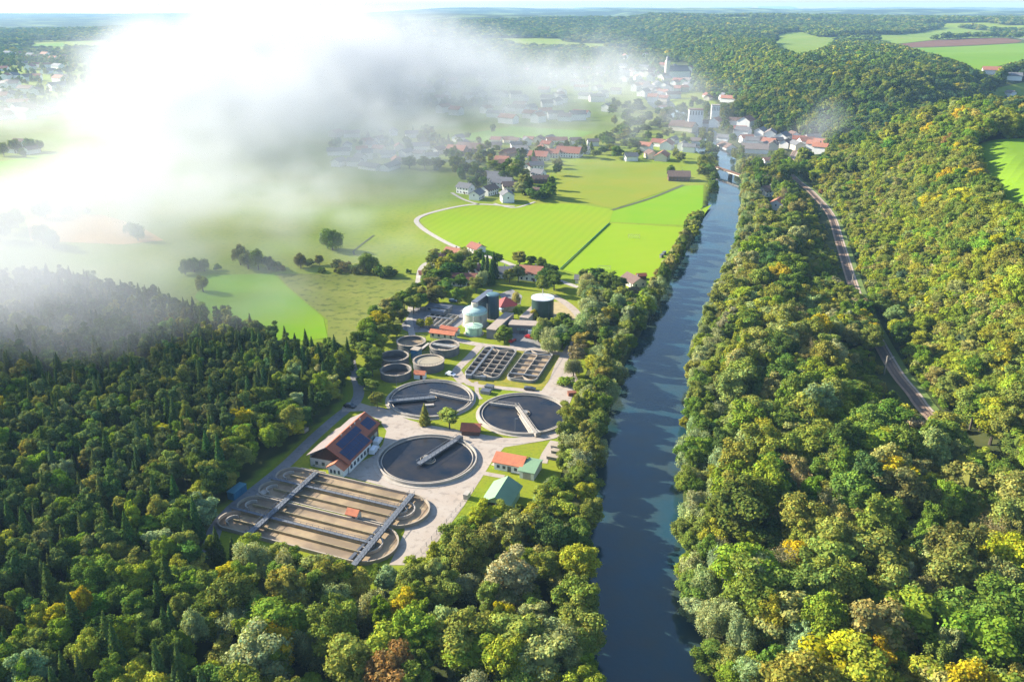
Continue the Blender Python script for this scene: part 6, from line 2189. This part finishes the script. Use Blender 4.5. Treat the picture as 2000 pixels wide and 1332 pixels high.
def tree_stage():
    X, Y, Z, sc, sz, H0, R0, alive = settle()
    # nothing far outside the frame but a margin for other viewpoints
    u, v, d = proj(X, Y, Z + H0 * sz * 0.6)
    infr = (u > -20) & (u < 2020) & (v > -10) & (v < 1350) & (d > 1)
    near = (u > -500) & (u < 2500) & (v < 1900) & (d > 1)
    alive &= near
    width = 2 * R0 * sc * F / np.maximum(d, 1)
    kinds = np.array(T['kind'])
    LIM = {'broad': 296, 'pine': 296, 'spruce': 200, 'willow': 120, 'bare': 40, 'shrub': 240, 'far': 0}
    NAME = {'broad': 'broadleaf_tree', 'pine': 'pine_tree', 'spruce': 'spruce_tree', 'willow': 'willow_tree', 'bare': 'thin_tree', 'shrub': 'shrub'}
    WORD = {'broad': 'broadleaf tree', 'pine': 'pine', 'spruce': 'pointed spruce', 'willow': 'soft willow', 'bare': 'half-bare tree', 'shrub': 'low shrub'}
    WHERE = {'pine wood': 'in the conifer wood', 'left fringe': 'fringing the conifer wood', 'front wood': 'below the plant', 'left bank': 'between plant and river',
             'right bank': 'on the far river bank', 'right wood': 'between river and railway', 'slope': 'on the slope above the railway', 'embankment': 'beside the railway',
             'riverside town': 'among the riverside houses', 'meadow': 'in the open meadow', 'farmstead': 'around the farm houses', 'yard': 'in the plant yard', 'village': 'in the village', 'far hills': 'on the far hills', 'distant valley': 'on the valley floor'}
    GROUP = {k: 'trees ' + w for k, w in WHERE.items()}
    indiv = np.zeros(n_ := len(X), bool)
    forced = np.array(T['force'])
    for k in LIM:
        idx = np.nonzero((kinds == k) & alive & infr)[0]
        pri = width[idx] + np.where(forced[idx], 1000, 0)
        idx = idx[np.argsort(-pri)][:LIM[k]]
        indiv[idx] = True
    used = {}
    for i in np.nonzero(indiv)[0]:
        k = T['kind'][i]
        crown, trunk, h0, r0 = SHAPES[k][T['shape'][i]]
        e = empty(NAME[k], (X[i], Y[i], Z[i]), T['rot'][i])
        h = h0 * sz[i]
        e.scale = (sc[i], sc[i], sz[i])
        pu = u[i] / 20.0; pv = v[i] / 13.32
        zone = T['zone'][i]
        word = WORD[k]
        lab = f"{T['cname'][i]} {word} {WHERE[zone]}, {pu:.0f}% across, {pv:.0f}% down"
        if lab in used:
            lab = f"{T['cname'][i]} {word} {WHERE[zone]}, {pu:.1f}% across, {pv:.1f}% down"
        used[lab] = 1
        tag(e, lab, 'shrub' if k == 'shrub' else 'tree', GROUP[zone] if k != 'shrub' else 'shrubs ' + WHERE[zone])
        c = bpy.data.objects.new("crown", crown)
        c["tint"] = T['tint'][i]
        link(c, e)
        if k != 'shrub':
            link(bpy.data.objects.new("trunk", trunk), e)
    # the rest of the woods, one mass
    protos = bpy.data.collections.new("tree_shapes")
    order = {}
    cnt = 0
    for k in sorted(SHAPES):
        for s, (crown, trunk, h0, r0) in enumerate(SHAPES[k]):
            o = bpy.data.objects.new("shape_%03d" % cnt, crown)
            protos.objects.link(o)
            order[(k, s)] = cnt
            cnt += 1
    rest = np.nonzero(alive & ~indiv)[0]
    # thin out what lies beyond the frame
    me = bpy.data.meshes.new("forest")
    me.from_pydata([(X[i], Y[i], Z[i]) for i in rest], [], [])
    a = me.attributes.new("pick", 'INT', 'POINT')
    a.data.foreach_set("value", [order[(T['kind'][i], T['shape'][i])] for i in rest])
    a = me.attributes.new("turn", 'FLOAT', 'POINT')
    a.data.foreach_set("value", [T['rot'][i] for i in rest])
    a = me.attributes.new("size", 'FLOAT_VECTOR', 'POINT')
    a.data.foreach_set("vector", np.array([(sc[i], sc[i], sz[i]) for i in rest], np.float32).ravel())
    a = me.attributes.new("tint", 'FLOAT_COLOR', 'POINT')
    tt = np.ones((len(rest), 4), np.float32)
    tt[:, :3] = np.array([T['tint'][i] for i in rest])
    a.data.foreach_set("color", tt.ravel())
    fo = bpy.data.objects.new("forest", me)
    link(fo)
    tag(fo, "dense mixed woodland covering the valley sides and hills, green with autumn yellow", "forest", kind="stuff")
    ng = bpy.data.node_groups.new("woodland", 'GeometryNodeTree')
    ng.interface.new_socket("Geometry", in_out='INPUT', socket_type='NodeSocketGeometry')
    ng.interface.new_socket("Geometry", in_out='OUTPUT', socket_type='NodeSocketGeometry')
    gi = ng.nodes.new("NodeGroupInput"); go = ng.nodes.new("NodeGroupOutput")
    ci = ng.nodes.new("GeometryNodeCollectionInfo")
    ci.inputs["Collection"].default_value = protos
    ci.inputs["Separate Children"].default_value = True
    ci.inputs["Reset Children"].default_value = True
    ip = ng.nodes.new("GeometryNodeInstanceOnPoints")
    ip.inputs["Pick Instance"].default_value = True

    def attr(name, typ):
        q = ng.nodes.new("GeometryNodeInputNamedAttribute")
        q.data_type = typ
        q.inputs["Name"].default_value = name
        return q.outputs[0]
    ng.links.new(gi.outputs[0], ip.inputs["Points"])
    ng.links.new(ci.outputs[0], ip.inputs["Instance"])
    ng.links.new(attr("pick", 'INT'), ip.inputs["Instance Index"])
    cx = ng.nodes.new("ShaderNodeCombineXYZ")
    ng.links.new(attr("turn", 'FLOAT'), cx.inputs[2])
    e2 = ng.nodes.new("FunctionNodeEulerToRotation")
    ng.links.new(cx.outputs[0], e2.inputs[0])
    ng.links.new(e2.outputs[0], ip.inputs["Rotation"])
    ng.links.new(attr("size", 'FLOAT_VECTOR'), ip.inputs["Scale"])
    ng.links.new(ip.outputs[0], go.inputs[0])
    md = fo.modifiers.new("woodland", 'NODES')
    md.node_group = ng
    print("TREES individual", int(indiv.sum()), "mass", len(rest), {k: int(((kinds == k) & indiv).sum()) for k in LIM})


single_trees()
scatter()
tree_stage()

# ------------------------------------------------------------------ drifting mist bank (a real volume over the valley)
def mist_bank():
    x0, x1, y0, y1, z0, z1 = -900.0, 430.0, 300.0, 2300.0, -2.0, 160.0
    ng = bpy.data.node_groups.new("mist_field", 'GeometryNodeTree')
    ng.interface.new_socket("Geometry", in_out='INPUT', socket_type='NodeSocketGeometry')
    ng.interface.new_socket("Geometry", in_out='OUTPUT', socket_type='NodeSocketGeometry')
    go = ng.nodes.new("NodeGroupOutput")
    vc = ng.nodes.new("GeometryNodeVolumeCube")
    vc.inputs["Min"].default_value = (x0, y0, z0)
    vc.inputs["Max"].default_value = (x1, y1, z1)
    vc.inputs["Resolution X"].default_value = 190
    vc.inputs["Resolution Y"].default_value = 290
    vc.inputs["Resolution Z"].default_value = 46
    N = ng.nodes.new; Lk = ng.links.new
    pos = N("GeometryNodeInputPosition")

    def M(op, a, b=None, c=None):
        n = N("ShaderNodeMath"); n.operation = op
        for i, q in enumerate((a, b, c)):
            if q is None:
                continue
            if isinstance(q, (int, float)):
                n.inputs[i].default_value = q
            else:
                Lk(q, n.inputs[i])
        return n.outputs[0]

    def noise(scale, det, rough=0.55, off=(0, 0, 0), zs=1.0):
        mp = N("ShaderNodeVectorMath"); mp.operation = 'MULTIPLY_ADD'
        Lk(pos.outputs[0], mp.inputs[0])
        mp.inputs[1].default_value = (1, 1, zs)
        mp.inputs[2].default_value = off
        n = N("ShaderNodeTexNoise")
        n.inputs["Scale"].default_value = scale
        n.inputs["Detail"].default_value = det
        n.inputs["Roughness"].default_value = rough
        Lk(mp.outputs[0], n.inputs["Vector"])
        return n.outputs[0]
    wsc = N("ShaderNodeTexNoise")
    wsc.inputs["Scale"].default_value = 0.0065
    wsc.inputs["Detail"].default_value = 3
    Lk(pos.outputs[0], wsc.inputs["Vector"])
    w1 = N("ShaderNodeVectorMath"); w1.operation = 'SUBTRACT'
    Lk(wsc.outputs["Color"], w1.inputs[0]); w1.inputs[1].default_value = (0.5, 0.5, 0.5)
    w2 = N("ShaderNodeVectorMath"); w2.operation = 'MULTIPLY_ADD'
    Lk(w1.outputs[0], w2.inputs[0]); w2.inputs[1].default_value = (330, 330, 130)
    Lk(pos.outputs[0], w2.inputs[2])
    # billows: ellipsoids (centre, radii, weight)
    total = None
    wn_ = noise(0.010, 3, off=(40, 11, 3))
    for (cx, cy, cz, rx, ry, rz, w) in BILLOWS:
        s = N("ShaderNodeVectorMath"); s.operation = 'SUBTRACT'
        Lk(w2.outputs[0], s.inputs[0]); s.inputs[1].default_value = (cx, cy, cz)
        d = N("ShaderNodeVectorMath"); d.operation = 'DIVIDE'
        Lk(s.outputs[0], d.inputs[0]); d.inputs[1].default_value = (rx, ry, rz)
        l = N("ShaderNodeVectorMath"); l.operation = 'LENGTH'
        Lk(d.outputs[0], l.inputs[0])
        f = M('MULTIPLY', M('MAXIMUM', M('SUBTRACT', 1.0, l.outputs["Value"]), 0.0), w)
        total = f if total is None else M('ADD', total, f)
    big = noise(0.0085, 4, 0.55, (5, 3, 9), 1.4)
    small = noise(0.035, 4, 0.6, (1, 7, 2), 1.2)
    n = M('ADD', M('MULTIPLY', M('SUBTRACT', big, 0.5), 2.6), M('MULTIPLY', M('SUBTRACT', small, 0.5), 2.6))
    body = M('MULTIPLY', M('MINIMUM', total, 1.15), M('ADD', M('MULTIPLY', n, 1.0), 1.0))
    dens = M('MAXIMUM', M('SUBTRACT', M('ADD', body, M('MULTIPLY', M('MULTIPLY', n, 0.35), M('MINIMUM', M('MULTIPLY', total, 5.0), 1.0))), 0.03), 0.0)
    Lk(dens, vc.inputs["Density"])
    sm = N("GeometryNodeSetMaterial")
    m = bpy.data.materials.new("mist")
    m.use_nodes = True
    nt = m.node_tree
    nt.nodes.clear()
    pv = nt.nodes.new("ShaderNodeVolumePrincipled")
    pv.inputs["Color"].default_value = (0.66, 0.68, 0.72, 1)
    pv.inputs["Density"].default_value = MIST_DENSITY
    pv.inputs["Anisotropy"].default_value = 0.1
    o = nt.nodes.new("ShaderNodeOutputMaterial")
    nt.links.new(pv.outputs[0], o.inputs["Volume"])
    sm.inputs["Material"].default_value = m
    Lk(vc.outputs[0], sm.inputs[0])
    Lk(sm.outputs[0], go.inputs[0])
    me = bpy.data.meshes.new("mist")
    me.from_pydata([(x0, y0, z0), (x1, y0, z0), (x1, y1, z0)], [], [(0, 1, 2)])
    me.materials.append(m)
    o = bpy.data.objects.new("mist", me)
    link(o)
    md = o.modifiers.new("mist_field", 'NODES')
    md.node_group = ng
    tag(o, "bank of white drifting mist lying over the left fields and the town", "mist", kind="stuff")


MIST_DENSITY = 0.0105
BILLOWS = [
    # x, y, z, rx, ry, rz, weight
    (-390, 1350, 60, 250, 560, 94, 1.25),
    (-240, 1250, 58, 240, 460, 92, 0.95),
    (-300, 850, 42, 150, 210, 88, 1.35),
    (-205, 560, 12, 125, 160, 54, 0.95),
    (-340, 560, 5, 160, 180, 40, 0.46),
    (-225, 390, 16, 145, 110, 48, 1.15),
    (-285, 345, 18, 145, 130, 52, 1.3),
    (-150, 640, 0, 150, 200, 48, 0.72),
    (-60, 1180, 10, 320, 580, 105, 0.26),
    (90, 1300, 5, 240, 480, 110, 0.28),
    (-90, 880, 0, 220, 260, 62, 0.30),
    (180, 820, 8, 90, 160, 42, 0.28),
    (325, 935, 20, 60, 100, 44, 0.24),
    (-620, 1000, 8, 200, 300, 46, 0.75),
]
mist_bank()


# ------------------------------------------------------------------ the air itself
def haze():
    mb = MB().box(0, 6000, -12, 32000, 15500, 165 + 12)
    m = bpy.data.materials.new("haze_air")
    m.use_nodes = True
    nt = m.node_tree
    nt.nodes.clear()
    pv = nt.nodes.new("ShaderNodeVolumePrincipled")
    pv.inputs["Color"].default_value = (0.40, 0.66, 1.0, 1)
    pv.inputs["Density"].default_value = 0.000068
    pv.inputs["Anisotropy"].default_value = 0.0
    o = nt.nodes.new("ShaderNodeOutputMaterial")
    nt.links.new(pv.outputs[0], o.inputs["Volume"])
    h = mb.build("haze", m)
    tag(h, "thin blue air haze over the whole valley", "haze", kind="stuff")


haze()
